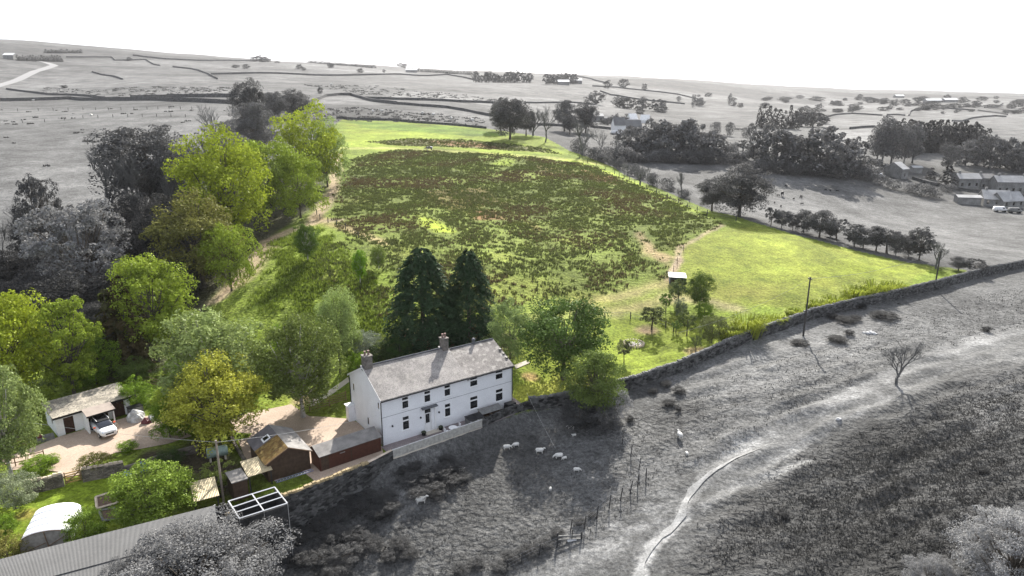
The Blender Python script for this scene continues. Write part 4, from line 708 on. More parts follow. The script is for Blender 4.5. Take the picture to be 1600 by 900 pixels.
def gable_roof(m, x0, x1, y0, y1, ze, zr, th=.14, ov=.25, yr=None, mi=0, ox=.12):
    yr = (y0+y1)/2 if yr is None else yr; sl = (zr-ze)/(yr-y0); sl2 = (zr-ze)/(y1-yr); za = ze-ov*sl; zb = ze-ov*sl2
    for ya, z_a, yb in ((y0-ov, za, yr), ):
        m.hexa([(x0-ox, ya, z_a), (x1+ox, ya, z_a), (x1+ox, yr, zr), (x0-ox, yr, zr), (x0-ox, ya, z_a+th), (x1+ox, ya, z_a+th), (x1+ox, yr, zr+th), (x0-ox, yr, zr+th)], mi)
    m.hexa([(x0-ox, yr, zr), (x1+ox, yr, zr), (x1+ox, y1+ov, zb), (x0-ox, y1+ov, zb), (x0-ox, yr, zr+th), (x1+ox, yr, zr+th), (x1+ox, y1+ov, zb+th), (x0-ox, y1+ov, zb+th)], mi)
D_ = 8.55; LH = 17.44; JN = 10.75
H = empty('farmhouse', (HA[0], HA[1], 0), math.radians(35.5), 'long white two-storey farmhouse with a grey slate roof and stone chimneys', 'house')
fm_ = lambda s, z, d: (s, d, z)
WU = [(2.46,3.3,3.7,5.12),(5.22,6.06,3.7,5.12),(7.82,8.66,3.76,5.16),(11.28,12.38,4.05,5.22),(14.9,16.0,4.05,5.22)]; WL = [(2.42,3.28,1.12,2.8),(7.8,8.62,1.18,2.85),(11.24,12.36,1.18,2.8),(14.9,16.0,1.18,2.8)]; DO = (5.2, 6.0, .12, 2.9)
m = MB(); panel(m, LH, -1.2, 5.5, WU+WL+[DO], fm_)
gm = lambda s, z, d: (d, s, z)      # left gable, s into depth
GW = [(.55,1.0,4.1,4.95),(7.35,7.85,3.8,4.75),(7.55,8.0,.8,1.65),(3.6,4.1,.95,1.95)]
k = MB(); panel(k, D_, -1.2, 5.5, GW, gm); k.f = [tuple(reversed(f)) for f in k.f]; b0 = len(m.v); m.v += k.v; m.f += [tuple(i+b0 for i in f) for f in k.f]; m.m += k.m
m.poly([(0,0,5.5),(0,D_/2,7.75),(0,D_,5.5)]); m.poly([(LH,0,-1.2),(LH,D_,-1.2),(LH,D_,5.5),(LH,D_/2,7.45),(LH,0,5.5)]); m.poly([(LH,D_,-1.2),(0,D_,-1.2),(0,D_,5.5),(LH,D_,5.5)])
wl = m.build('walls', WHITE, H)
for w_ in WU+WL: window(H, fm_, *w_)
for w_ in GW: window(H, gm, *w_, bar=None, fw=.05)
m = MB(); bx(m, fm_, 5.12, 5.2, .0, 2.98, -.05, .05); bx(m, fm_, 6.0, 6.08, .0, 2.98, -.05, .05); bx(m, fm_, 5.12, 6.08, 2.9, 3.0, -.06, .05); bx(m, fm_, 5.2, 6.0, 2.28, 2.38, .04, .12); fr = m.build('door_frame', WPAINT, H)
m = MB(); bx(m, fm_, 5.22, 5.98, .12, 1.15, .07, .12); bx(m, fm_, 5.22, 5.34, 1.15, 2.28, .07, .12); bx(m, fm_, 5.86, 5.98, 1.15, 2.28, .07, .12); dr = m.build('door', WPAINT, H); dr['label'] = 'white front door with a tall glass panel'
m = MB(); bx(m, fm_, 5.34, 5.86, 1.15, 2.28, .09, .11); bx(m, fm_, 5.22, 5.98, 2.38, 2.88, .09, .11); m.build('pane', GLASS, dr); MB().box(5.24, .04, 1.05, 5.28, .08, 1.2).build('handle', CHROME, dr)
MB().box(5.0, -.75, -.02, 6.9, -.003, .12).build('door_step', CONC, H)
m = MB(); m.hexa([(4.75,-.45,3.1),(6.75,-.45,3.1),(6.75,-.002,3.2),(4.75,-.002,3.2),(4.75,-.45,3.14),(6.75,-.45,3.14),(6.75,-.002,3.26),(4.75,-.002,3.26)]); m.build('door_canopy', LEAD, H)
MB().box(6.45, -.16, 0, 6.6, -.003, 3.1).build('drainpipe', WPAINT, H)
m = MB(); gable_roof(m, 0, JN, 0, D_, 5.5, 7.75, ox=.14); o_ = m.build('roof', SLATE, H); o_['label'] = 'paler grey slate roof over the taller part'
m = MB(); gable_roof(m, JN+.16, LH, 0, D_, 5.44, 7.42, ox=.02); m.build('roof', SLATE2, H)['label'] = 'mottled darker slate roof over the right part'
m = MB(); m.box(JN+.1, -.2, 5.42, JN+.17, -.1, 5.5)
m = MB().tube([(-.14, D_/2, 7.95), (JN+.14, D_/2, 7.95)], [.1, .1], 6); m.tube([(JN+.2, D_/2, 7.6), (LH, D_/2, 7.6)], [.09, .09], 6); m.build('ridge_tiles', LEAD, H)
m = MB(); m.hexa([(-.17,-.28,5.33),(-.143,-.28,5.33),(-.143,D_/2,7.7),(-.17,D_/2,7.7),(-.17,-.28,5.55),(-.143,-.28,5.55),(-.143,D_/2,7.93),(-.17,D_/2,7.93)]); m.hexa([(-.17,D_/2,7.7),(-.143,D_/2,7.7),(-.143,D_+.28,5.33),(-.17,D_+.28,5.33),(-.17,D_/2,7.93),(-.143,D_/2,7.93),(-.143,D_+.28,5.55),(-.17,D_+.28,5.55)]); m.build('barge_board', WPAINT, H)
m = MB().tube([(-.1, -.33, 5.36), (JN+.1, -.33, 5.36)], [.06, .06], 6); m.tube([(JN+.16, -.33, 5.30), (LH+.05, -.33, 5.30)], [.06, .06], 6); m.build('gutter', BLACK, H)
for x, y, z1 in ((-.06, -.06, 5.3), (LH-.12, -.07, 5.3), (-.07, D_-.1, 5.2)): MB().tube([(x, y, .0), (x, y, z1)], [.05, .05], 6).build('drainpipe', BLACK, H)
MB().tube([(-.0, -.012, 3.35), (LH, -.012, 3.35)], [.018, .018], 4).build('wall_cable', LEAD, H)
for s_ in (4.6, 6.95, 1.1): MB().box(s_, -.16, 2.02, s_+.14, -.003, 2.2).build('wall_lamp', BLACK, H)
MB().box(10.9, -.2, 5.0, 11.1, -.003, 5.2).build('alarm_box', METAL, H)
def chimney(x0, x1, y, zb, zt, pots, par=H, w=.42):
    r = random.Random(int(x0*10)); m = MB(); z = zb
    while z < zt: h_ = min(.22, zt-z); j = r.uniform(-.02, .02); m.box(x0+j, y-w+j, z, x1+j, y+w-j, z+h_); z += h_
    m.box(x0-.07, y-w-.07, zt, x1+.07, y+w+.07, zt+.12); c = m.build('chimney', BRICKY, par)
    MB().hexa([(x0-.12, y-w-.35, zb+.02), (x1+.12, y-w-.35, zb+.02), (x1+.12, y+w+.2, zb+.25), (x0-.12, y+w+.2, zb+.25), (x0-.12, y-w-.35, zb+.1), (x1+.12, y-w-.35, zb+.1), (x1+.12, y+w+.2, zb+.6), (x0-.12, y+w+.2, zb+.6)]).build('flashing', LEAD, c)
    for p in pots: MB().tube([(p, y, zt+.1), (p, y, zt+.5), (p, y, zt+.55), (p, y, zt+.62)], [.13, .11, .15, .14], 8).build('chimney_pot', POT, c)
chimney(.02, .95, D_/2, 7.3, 9.1, [.28, .70], w=.45); chimney(10.0, 10.75, D_/2, 7.4, 9.1, [10.2, 10.55], w=.42)
MB().tube([(14.55, D_/2, 7.4), (14.55, D_/2, 8.1), (14.55, D_/2, 8.12), (14.55, D_/2, 8.25)], [.22, .2, .26, .12], 8).build('flue', LEAD, H)
for y_, z_ in ((1.6, 6.15), (2.3, 6.5), (.9, 5.85)): MB().box(LH-.3, y_, z_, LH-.02, y_+.4, z_+.32).build('roof_vent', BLACK, H)
m = MB(); m.box(-.8, 7.6, -.3, -.01, 8.4, 1.95); m.box(-.95, 7.5, 1.95, -.01, 8.5, 2.05); m.build('porch', WHITE, H)['label'] = 'small white flat-roofed porch at the rear corner'
# front patio and paving
drape('patio', [hl(-.3,-2.75), hl(12,-2.6), hl(18.6,-1.7), hl(18.9,2.5), hl(17.6,2.5), hl(17.45,.0), hl(0,.0), hl(-.3,0)], SLAB, .04, label='dark slab patio along the front of the house')
drape('courtyard', [tuple(Gz(u, v, 0)[:2]) for u, v in ((361,663),(390,650),(455,634),(475,645),(483,650),(546,655),(560,661),(596,697),(600,712),(520,745),(492,752),(470,735),(430,752),(410,742),(383,716))], PAVE, .05, label='beige paved courtyard left of the house')
drape('driveway', poly((0,718),(40,704),(70,692),(92,683),(200,652),(240,650),(275,668),(300,682),(262,694),(215,703),(180,708),(168,713),(150,722),(130,731),(129,742),(100,746),(92,738),(55,733),(20,735)), PAVE, .06, label='beige paved yard in front of the garage')
drape('side_path', [tuple(Gz(u, v, .0)[:2]) for u, v in ((484,630),(545,607),(547,613),(486,637))], CONC, .05); drape('garden_path', poly((804,571),(822,564),(829,567),(806,577)), CONC, .07)
# items on the patio
def at(s, g_l, z=.0): p = hl(s, g_l); return (p[0], p[1], z)
RH = math.radians(35.5)
e = empty('coal_bunker', at(9.95, -1.3, .04), RH, 'grey slatted storage bin with a dark lid at the patio railing', 'storage bin'); m = MB(); m.box(0, -.9, 0, 1.9, .4, .95); m.build('bin_body', WOODG, e)
m = MB(); m.box(-.05, -.95, .95, .93, .45, 1.03); m.box(.97, -.95, .95, 1.95, .45, 1.03); m.build('lid', BLACK, e); m = MB()
for x in (-.012, .95, 1.88): m.box(x, -.93, 0, x+.06, -.902, .95)
m.build('corner_trim', WPAINT, e)
e = empty('log_store', at(12.0, -1.0, .04), RH, 'long low timber store with a sloping grey roof by the house wall', 'log store'); m = MB(); m.hexa([(-.1,-.65,.95),(2.9,-.65,.95),(2.9,.45,1.2),(-.1,.45,1.2),(-.1,-.65,1.0),(2.9,-.65,1.0),(2.9,.45,1.25),(-.1,.45,1.25)]); m.build('roof', WOODG, e)
m = MB(); m.box(0, .3, 0, 2.8, .4, 1.1); m.box(0, -.5, .1, 2.8, .3, .2); m.box(0, -.5, .2, .06, .3, 1.0); m.box(2.74, -.5, .2, 2.8, .3, 1.0); m.box(1.3, -.5, .2, 1.36, .3, 1.0); m.box(0, -.52, .2, 2.8, -.5, .45); m.build('frame', WOOD, e)
e = empty('barbecue', at(15.7, -1.0, .04), RH, 'square black covered barbecue at the right corner of the house', 'barbecue'); m = MB(); m.hexa([(-.05,-.6,0),(1.35,-.6,0),(1.35,.5,0),(-.05,.5,0),(0,-.5,1.15),(1.25,-.5,1.15),(1.25,.4,1.1),(0,.4,1.1)]); m.build('cover', BLACK, e, bevel=.08)
for x, lb in ((4.75, 'dark round flower pot left of the front door'), (6.95, 'dark round flower pot right of the front door')):
    p = empty('flower_pot', at(x, -.5, .04), 0, lb, 'flower pot'); MB().tube([(0,0,0),(0,0,.3),(0,0,.36)], [.18, .27, .27], 10).build('pot', BLACK, p); MB().tube([(0,0,.3),(0,0,.45),(0,0,.6)], [.24, .3, .1], 7).build('plant', simple('pot_plant', (.04, .05, .03), .9), p)
e = empty('garden_table', at(7.75, -1.9, .04), RH, 'round white garden table on the patio in front of the house', 'table'); MB().tube([(0,0,.68),(0,0,.72)], [.5, .5], 16).build('table_top', WPAINT, e)
for a in range(4): MB().tube([(math.cos(a*PI/2+.7)*.38, math.sin(a*PI/2+.7)*.38, 0), (math.cos(a*PI/2+.7)*.25, math.sin(a*PI/2+.7)*.25, .68)], [.025, .025], 5).build('leg', WPAINT, e)
for x, y, rz, lb in ((6.95, -1.85, 0, 'white garden chair left of the round table'), (8.5, -1.75, PI, 'white garden chair right of the round table')):
    e = empty('garden_chair', at(x, y, .04), RH+rz, lb, 'chair', 'garden chairs'); MB().box(-.22, -.23, .4, .24, .23, .44).build('seat', WPAINT, e); m = MB()
    for i in range(4): m.box(-.26, -.22+i*.13, .44, -.22, -.16+i*.13, .85)
    m.box(-.27, -.24, .85, -.22, .24, .9); m.build('backrest', WPAINT, e)
    for sx in (-.2, .2):
        for sy in (-.2, .2): MB().box(sx-.02, sy-.02, 0, sx+.02, sy+.02, .4).build('leg', WPAINT, e)
# railing in front of the patio
P0 = Vector((-12.71, 64.76)); P1 = Vector((*Gz(753, 655, 1.0)[:2],)); Lf = (P1-P0).length; ang = math.atan2(P1.y-P0.y, P1.x-P0.x)
e = empty('patio_railing', (P0.x, P0.y, 0), ang, 'long pale grey slatted railing with a white top rail in front of the house', 'railing'); PR = simple('pale_slats', (.42, .41, .38), .7)
m = MB(); n = int(Lf/.13)
for i in range(n): x = i*Lf/n; m.box(x+.006, -.02, .04, x+.122, .02, .93)
m.build('slats', PR, e); RL = simple('rail_paint', (.62, .62, .62), .6); MB().box(0, -.04, .94, Lf, .04, 1.0).build('top_rail', RL, e)
for i in range(7): x = i*Lf/6; MB().box(x-.05, -.06, -.3, x+.05, -.022, 1.03).build('post', PR, e)
MB().box(0, -.13, -.12, Lf, .06, .0).build('kerb', CONC, e); MB().box(0, -.1, -2.6, Lf, .1, -.12).build('plinth_wall', STONEG, e)
# boundary walls: from the railing to the left, and the long wall to the right
q = lambda u, v, z: Vector(Gz(u, v, z)[:2])
WA = [P0, q(575, 722, 1.0)]; WB = [q(575, 722, 1.0), q(540, 735, 1.0), q(500, 753, .9), q(440, 776, .8), q(429, 766, 1.5), q(345, 792, 1.2)]
drywall(WA, 1.0, .5, STONEG, label='rendered stretch of garden wall with a pale flat coping beside the railing', base=0, jit=.01, cmat=COPE)
drywall([WB[0], WB[1], WB[2], q(436, 782, .6), q(352, 806, .9)], .95, .6, STONEG, label='old stone garden wall with a mossy rough top below the timber sheds', base=0, jit=.08, cope=2, cmat=simple('mossy_coping', (.33, .26, .15), .95, (2, .3), (10, .3)))
drywall([P1, q(790, 641, .7), q(826, 629, .75)], .78, .55, STONEG, label='rough low stone wall in front of the storage bin and barbecue', base=0, jit=.06, cope=3)
WR = [q(826, 629, .75)]+[Vector(G(u, v)[:2]) for u, v in ((880,632),(930,622),(975,610),(1012,598),(1050,585),(1095,566),(1140,545),(1200,522),(1270,497),(1340,480),(1400,467),(1470,450),(1530,433),(1600,418),(1700,402),(1800,388))]
drywall(WR, 1.55, .6, STONEG, label='long dark dry stone wall dividing the green property from the grey pasture', cope=3, jit=.07, cmat=simple('wall_cope', (.17, .17, .165), .95, (2, .3), (10, .3)))
# timber sheds
e = empty('timber_shed', (*Gz(420, 753, .05)[:2], 0), math.radians(36.5), 'dark timber shed with a brown mossy gable roof and a skylight', 'shed')
L1, D1 = 4.3, 5.75; m = MB(); m.box(0, 0, -.3, L1, D1, 2.15); m.poly([(0,0,2.15),(L1,0,2.15),(L1/2,0,3.2)]); m.poly([(L1,D1,2.15),(0,D1,2.15),(L1/2,D1,3.2)]); m.build('walls', SHEDW, e)
def slope(m, x0, z0, x1, z1, y0, y1, th=.06, mi=0): m.hexa([(x0,y0,z0),(x1,y0,z1),(x1,y1,z1),(x0,y1,z0),(x0,y0,z0+th),(x1,y0,z1+th),(x1,y1,z1+th),(x0,y1,z0+th)], mi); return m
slope(MB(), -.25, 2.04, L1/2, 3.21, -.25, D1*.55).build('roof', MOSS, e)['label'] = 'brown mossy front half of the roof slope'; slope(MB(), -.25, 2.04, L1/2, 3.21, D1*.55, D1+.2).build('roof', FELTD, e)['label'] = 'dark back half of the left roof slope'
slope(MB(), L1/2+.004, 3.21, L1+.25, 2.04, -.25, D1+.2).build('roof', FELT, e)['label'] = 'plain grey right roof slope'
sk = slope(MB(), .75, 2.62, 1.5, 2.99, 3.3, 4.2, .1).build('skylight', WPAINT, e); slope(MB(), .87, 2.78, 1.38, 3.03, 3.42, 4.08, .012).build('pane', GLASS, sk)
m = MB(); m.hexa([(-.26,-.28,2.0),(L1/2,-.28,3.17),(L1/2,-.25,3.17),(-.26,-.25,2.0),(-.26,-.28,2.12),(L1/2,-.28,3.29),(L1/2,-.25,3.29),(-.26,-.25,2.12)]); m.hexa([(L1/2,-.28,3.17),(L1+.26,-.28,2.0),(L1+.26,-.25,2.0),(L1/2,-.25,3.17),(L1/2,-.28,3.29),(L1+.26,-.28,2.12),(L1+.26,-.25,2.12),(L1/2,-.25,3.29)]); m.build('barge_board', WOOD, e)
e = empty('red_shed', (*Gz(501, 737, .05)[:2], 0), math.radians(38.3), 'long low red-brown timber shed with a grey felt roof beside the house', 'shed')
L2, D2 = 6.9, 2.3; m = MB(); m.box(0, 0, -.3, L2, D2, 1.75); m.poly([(0,D2,1.75),(0,0,1.75),(0,D2*.7,2.25)]); m.poly([(L2,0,1.75),(L2,D2,1.75),(L2,D2*.7,2.25)]); m.build('walls', RED, e)
m = MB(); gable_roof(m, 0, L2, 0, D2, 1.76, 2.28, .05, .15, D2*.7, ox=.1); m.build('roof', FELT, e); MB().box(.15, -.03, .1, .95, -.003, 1.6).build('door', SHEDW, e); MB().box(2.2, -.05, 1.35, 2.75, -.003, 1.42).build('hasp', METAL, e)
MB().box(3.4, -.03, .0, 3.5, -.003, 1.7).build('batten', SHEDW, e)
# lean-to roofs left of the shed
e = empty('lean_to', (*Gz(391, 767, .1)[:2], 0), math.radians(36), 'small lean-to with a cream corrugated clear roof beside the timber shed', 'lean-to'); m = MB(); m.hexa([(-.05,0,1.6),(2.3,0,1.6),(2.3,2.7,2.0),(-.05,2.7,2.0),(-.05,0,1.64),(2.3,0,1.64),(2.3,2.7,2.04),(-.05,2.7,2.04)]); m.build('roof', CORR, e)
for x, y in ((.05, .1), (2.1, .1), (.05, 2.5), (2.1, 2.5)): MB().box(x, y, -.3, x+.1, y+.1, 1.6).build('post', DWOOD, e)
e = empty('store', (*Gz(366, 777, .1)[:2], 0), math.radians(36), 'small dark outhouse with a flat grey roof left of the corrugated lean-to', 'outhouse'); MB().box(0, 0, -.4, 1.35, 2.2, 1.6).build('walls', SHEDW, e); MB().box(-.1, -.1, 1.6, 1.42, 2.3, 1.7).build('roof', FELT, e)
e = empty('lean_to', (*Gz(305, 803, .1)[:2], 0), math.radians(30), 'low corrugated lean-to half hidden by pale young trees near the barn', 'lean-to'); m = MB(); m.hexa([(0,0,1.3),(2.2,0,1.3),(2.2,3,1.7),(0,3,1.7),(0,0,1.34),(2.2,0,1.34),(2.2,3,1.74),(0,3,1.74)]); m.build('roof', CORR, e)
for x, y in ((.05, .1), (2.0, .1), (.05, 2.8), (2.0, 2.8)): MB().box(x, y, -.3, x+.1, y+.1, 1.3).build('post', DWOOD, e)
# open white roof frame outside the wall
FR0 = Gz(357, 783, 2.4); FR1 = Gz(429, 761, 2.4); FR2 = Gz(449, 786, 2.2); FR3 = Gz(374, 810, 2.2)
def lp(a, b, t): return a.lerp(b, t)
c0 = FR3; e = empty('roofless_pen', (c0.x, c0.y, -3), 0, 'dark sheet-sided pen topped with a bare white roof frame', 'animal pen'); off = Vector((c0.x, c0.y, -3)); m = MB()
for a, b in ((FR0, FR1), (FR1, FR2), (FR2, FR3), (FR3, FR0), (lp(FR0, FR3, .36), lp(FR1, FR2, .30)), (lp(FR0, FR3, .66), lp(FR1, FR2, .62)), (lp(FR0, FR1, .5), lp(FR3, FR2, .5))): m.bar(a-off, b-off, .1)
m.build('roof_frame', WPAINT, e); PENW = simple('pen_cladding', (.035, .035, .036), .8, (2, .4), (12, .3))
for i, (a, b) in enumerate(((FR3, FR2), (FR2, FR1), (FR0, FR3), (FR1-Vector((0, 0, .5)), FR0-Vector((0, 0, .5))))):  # last entry is an added dark backing that makes the pen's inside dark
    a = a-off; b = b-off; d = (b-a); n = Vector((-d.y, d.x, 0)).normalized()*.04; lo = -1.5; m = MB(); m.hexa([(*(a-n).xy, lo), (*(b-n).xy, lo), (*(b+n).xy, lo), (*(a+n).xy, lo), (*(a-n).xy, a.z-.15), (*(b-n).xy, b.z-.15), (*(b+n).xy, b.z-.15), (*(a+n).xy, a.z-.15)]); m.build('side_or_dark_backing', PENW, e)
for a in (FR0, FR2, FR3, lp(FR3, FR2, .5)): MB().tube([(a.x-off.x, a.y-off.y, -1.5), (a.x-off.x, a.y-off.y, a.z-off.z)], [.05, .05], 5).build('post', METAL, e)
dg0 = Gz(336, 792, 1.6); dg1 = Gz(360, 787, 1.6); e = empty('dark_gate', (dg0.x, dg0.y, -2.5), math.atan2(dg1.y-dg0.y, dg1.x-dg0.x), 'tall dark solid gate between the barn and the roofless pen', 'gate'); MB().box(0, -.04, 0, (dg1-dg0).length, .04, 4.1).build('door_leaf', PENW, e); MB().tube([(0,0,0),(0,0,4.3)], [.07, .07], 6).build('post', METAL, e)
# barn roof outside the wall
b0 = Gz(-70, 893, 2.6); b1 = Gz(336, 791, 2.6); e = empty('barn', (b0.x, b0.y, -3), math.atan2(b1.y-b0.y, b1.x-b0.x), 'long grey corrugated barn roof along the bottom left edge', 'barn'); Lb = (b1-b0).length
m = MB(); m.hexa([(-3,0,5.6),(Lb,0,5.6),(Lb,-3.1,4.9),(-3,-3.1,4.9),(-3,0,5.7),(Lb,0,5.7),(Lb,-3.1,5.0),(-3,-3.1,5.0)]); m.hexa([(-3,-3.1,4.86),(Lb-5.5,-3.1,4.86),(Lb-5.5,-6.0,4.2),(-3,-6.0,4.2),(-3,-3.1,4.93),(Lb-5.5,-3.1,4.93),(Lb-5.5,-6.0,4.27),(-3,-6.0,4.27)]); m.build('roof', BARN, e)
MB().box(-3, -.35, 0, Lb-.1, -.05, 5.55).box(-3, -5.8, -1.5, Lb-5.7, -5.5, 4.3).box(Lb-5.8, -5.5, -1.5, Lb-5.6, -3.3, 4.4).box(Lb-.4, -3.0, -1, Lb-.2, -.35, 5.0).build('walls', PENW, e)
# garage
ga = Gz(91, 683, .5); e = empty('garage', (ga.x, ga.y, .5), math.radians(47), 'white garage block with a lichen-covered flat roof and a brown central canopy', 'garage'); LG_, DGp = 7.6, 4.0
m = MB(); panel(m, LG_, -.5, 2.35, [(.75,1.75,0,2.0),(3.0,5.2,0,2.1),(5.6,7.0,0,2.1)], fm_, dep=.12); k = MB(); panel(k, DGp, -.5, 2.35, [(1.2,1.9,1.0,1.8)], gm, dep=.1); k.f = [tuple(reversed(f)) for f in k.f]; b_ = len(m.v); m.v += k.v; m.f += [tuple(i+b_ for i in f) for f in k.f]; m.m += k.m
m.poly([(LG_,0,-.5),(LG_,DGp,-.5),(LG_,DGp,2.7),(LG_,0,2.35)]); m.poly([(LG_,DGp,-.5),(0,DGp,-.5),(0,DGp,2.7),(LG_,DGp,2.7)]); m.poly([(0,0,2.35),(0,DGp,2.7),(0,DGp,2.35)]); m.build('walls', WHITE, e)
m = MB(); m.hexa([(-.25,-.3,2.33),(LG_+.25,-.3,2.33),(LG_+.25,DGp+.2,2.75),(-.25,DGp+.2,2.75),(-.25,-.3,2.42),(LG_+.25,-.3,2.42),(LG_+.25,DGp+.2,2.84),(-.25,DGp+.2,2.84)]); m.build('roof', LICH, e); MB().box(-.27, -.34, 2.2, LG_+.27, -.302, 2.43).build('fascia', BLACK, e)
MB().box(.76, .08, .0, 1.74, .11, 1.99).build('door', BROWN, e)['label'] = 'narrow dark brown door at the left'; MB().box(3.01, .08, 0, 5.19, .11, 2.09).build('door', BROWN, e)['label'] = 'wide dark door under the canopy'
for x in (5.61, 6.31): MB().box(x, .08, 0, x+.68, .11, 2.09).build('door', BROWN, e)['label'] = 'dark double door leaf at the right'
window(e, gm, 1.2, 1.9, 1.0, 1.8, bar=None, fw=.05)
m = MB(); m.hexa([(2.55,-2.0,2.12),(5.5,-2.0,2.12),(5.5,-.3,2.44),(2.55,-.3,2.44),(2.55,-2.0,2.2),(5.5,-2.0,2.2),(5.5,-.3,2.52),(2.55,-.3,2.52)]); m.build('canopy', CANOPY, e); MB().box(2.53, -2.04, 2.02, 5.52, -2.003, 2.2).build('fascia', BLACK, e)
m = MB(); m.box(2.6, -1.75, -.3, 2.72, .0, 2.15); m.build('side_wall', WHITE, e); 
for x in (2.58, 5.2): MB().box(x, -1.9, -.3, x+.14, -1.76, 2.12).build('post', WPAINT, e)
# car
cf = Gz(172, 684, .5); cl = Gz(160.4, 689.3, .5); rl = Gz(144.4, 674.2, .5); hd_ = math.atan2(cl.y-rl.y, cl.x-rl.x); fr_r = Gz(185.3, 680.4, .5); midf = (cl+fr_r)/2; cc = midf-Vector((math.cos(hd_), math.sin(hd_), 0))*2.0
car = empty('parked_car', (cc.x, cc.y, float(h0(cc.x, cc.y))+.07), hd_, 'white compact car with a dark roof, white roof rails and orange mirrors outside the garage', 'car')
def loft(secs, n=20, ex=3.2):
    m = MB(); 
    for x, hw, z0, z1 in secs:
        zc = (z0+z1)/2; hz = (z1-z0)/2
        for j in range(n):
            t = 2*PI*j/n; c_, s_ = math.cos(t), math.sin(t); m.v.append((x, hw*math.copysign(abs(c_)**(2/ex), c_), zc+hz*math.copysign(abs(s_)**(2/ex), s_)))
    for i in range(len(secs)-1):
        for j in range(n): m.f.append((i*n+j, i*n+(j+1) % n, (i+1)*n+(j+1) % n, (i+1)*n+j)); m.m.append(0)
    m.f.append(tuple(range(n-1, -1, -1))); m.f.append(tuple(range((len(secs)-1)*n, len(secs)*n))); m.m += [0, 0]; return m
loft([(-2.05,.70,.42,.85),(-2.0,.82,.30,.98),(-1.6,.90,.24,1.04),(-.9,.91,.22,1.03),(.2,.91,.22,1.02),(.9,.91,.22,1.0),(1.4,.89,.24,.97),(1.8,.83,.26,.90),(2.0,.74,.32,.80),(2.06,.6,.38,.66)], 28).build('body', CARW, car, True)
loft([(-1.85,.62,.95,1.05),(-1.7,.70,.95,1.32),(-1.45,.72,.95,1.46),(-.6,.74,.95,1.53),(.1,.73,.95,1.52),(.45,.72,.95,1.44),(1.0,.70,.93,1.08),(1.08,.68,.93,1.0)], 28).build('windows', CGLASS, car, True)
loft([(-1.6,.6,1.42,1.46),(-1.4,.66,1.44,1.52),(-.6,.68,1.48,1.57),(.1,.66,1.48,1.56),(.38,.6,1.42,1.50)], 20).build('roof', BLACK, car, True)
for s_ in (-1, 1):
    MB().tube([(-1.35, s_*.6, 1.54), (-1.2, s_*.62, 1.62), (.05, s_*.62, 1.62), (.2, s_*.6, 1.52)], [.035]*4, 6).build('roof_rail', WPAINT, car)
    mr_ = MB().box(.5, s_*.9-.02, .98, .68, s_*.9+.2*s_+.02, 1.14) if s_ > 0 else MB().box(.5, -1.12, .98, .68, -.88, 1.14); mr_.build('mirror', ORANGE, car, bevel=.03)
    loft([(1.72,.13,.66,.86),(1.9,.13,.62,.82),(1.99,.08,.66,.76)], 12, 2.2).build('headlight', LAMP, car, True).location = (0, s_*.6, 0)
    for x_ in (-1.28, 1.3):
        t_ = MB().tube([(x_, s_*.74, .31), (x_, s_*.78, .31), (x_, s_*.9, .31), (x_, s_*.92, .31)], [.27, .31, .31, .27], 20).build('wheel', RUBBER, car); MB().tube([(x_, s_*.9, .31), (x_, s_*.935, .31)], [.2, .19], 16).build('rim', CHROME, t_)
MB().box(1.93, -.42, .45, 2.075, .42, .62).build('grille', BLACK, car, bevel=.02); MB().box(1.9, -.7, .28, 2.07, .7, .36).build('bumper', CHROME, car, bevel=.02); MB().box(2.06, -.25, .36, 2.09, .25, .45).build('number_plate', WPAINT, car)
# tarpaulin pile, bags
def lump(name, u, v, w, d, hgt, mat, lb, cat, seed):
    p = G(u, v); r = random.Random(seed); bm = bmesh.new(); bmesh.ops.create_icosphere(bm, subdivisions=3, radius=1)
    for q_ in bm.verts: k_ = 1+.16*math.sin(q_.co.x*5+seed)*math.sin(q_.co.y*4+q_.co.z*3)+r.uniform(-.05, .05); q_.co = Vector((q_.co.x*w*k_, q_.co.y*d*k_, max(q_.co.z, -.2)*hgt*k_))
    me = bpy.data.meshes.new(name); bm.to_mesh(me); bm.free(); me.materials.append(mat); o = bpy.data.objects.new(name, me); COL.objects.link(o); o.location = p; return tag(o, lb, cat)
lump('tarpaulin_pile', 213, 656, 1.0, .9, 1.3, SHEET, 'heap wrapped in crumpled silver-grey sheeting right of the garage', 'covered heap', 1); lump('sack', 229, 661, .55, .4, .7, MAROON, 'dark maroon sack beside the silver-grey heap', 'sack', 2); lump('sack', 237, 658, .45, .5, .8, SHEET, 'grey covered bundle right of the maroon sack', 'bundle', 3)
p = G(200, 650); e = empty('storage_bin', p, math.radians(47), 'grey storage box with a dark top against the right end of the garage', 'storage box'); MB().box(0, -.8, 0, 1.5, 0, 1.1).build('box_body', WOODG, e); MB().box(-.05, -.85, 1.1, 1.55, .05, 1.18).build('lid', BLACK, e)
p = G(72, 688); e = empty('garden_clutter', p, math.radians(40), 'bundle of pale and reddish garden clutter at the left end of the garage', 'garden clutter'); MB().box(-.8, -.3, 0, .8, .5, .5).build('crate', WOODG, e); MB().tube([(-.5,0,.5),(-.5,0,.9)], [.25, .2], 8).build('pot', MAROON, e)
lump('stone_trough', 80, 722, .9, .4, .6, simple('mossy_stone', (.16, .17, .10), .95, (3, .4), (12, .3), .05, 10), 'mossy rounded stone trough at the end of the drive fence', 'stone trough', 5)
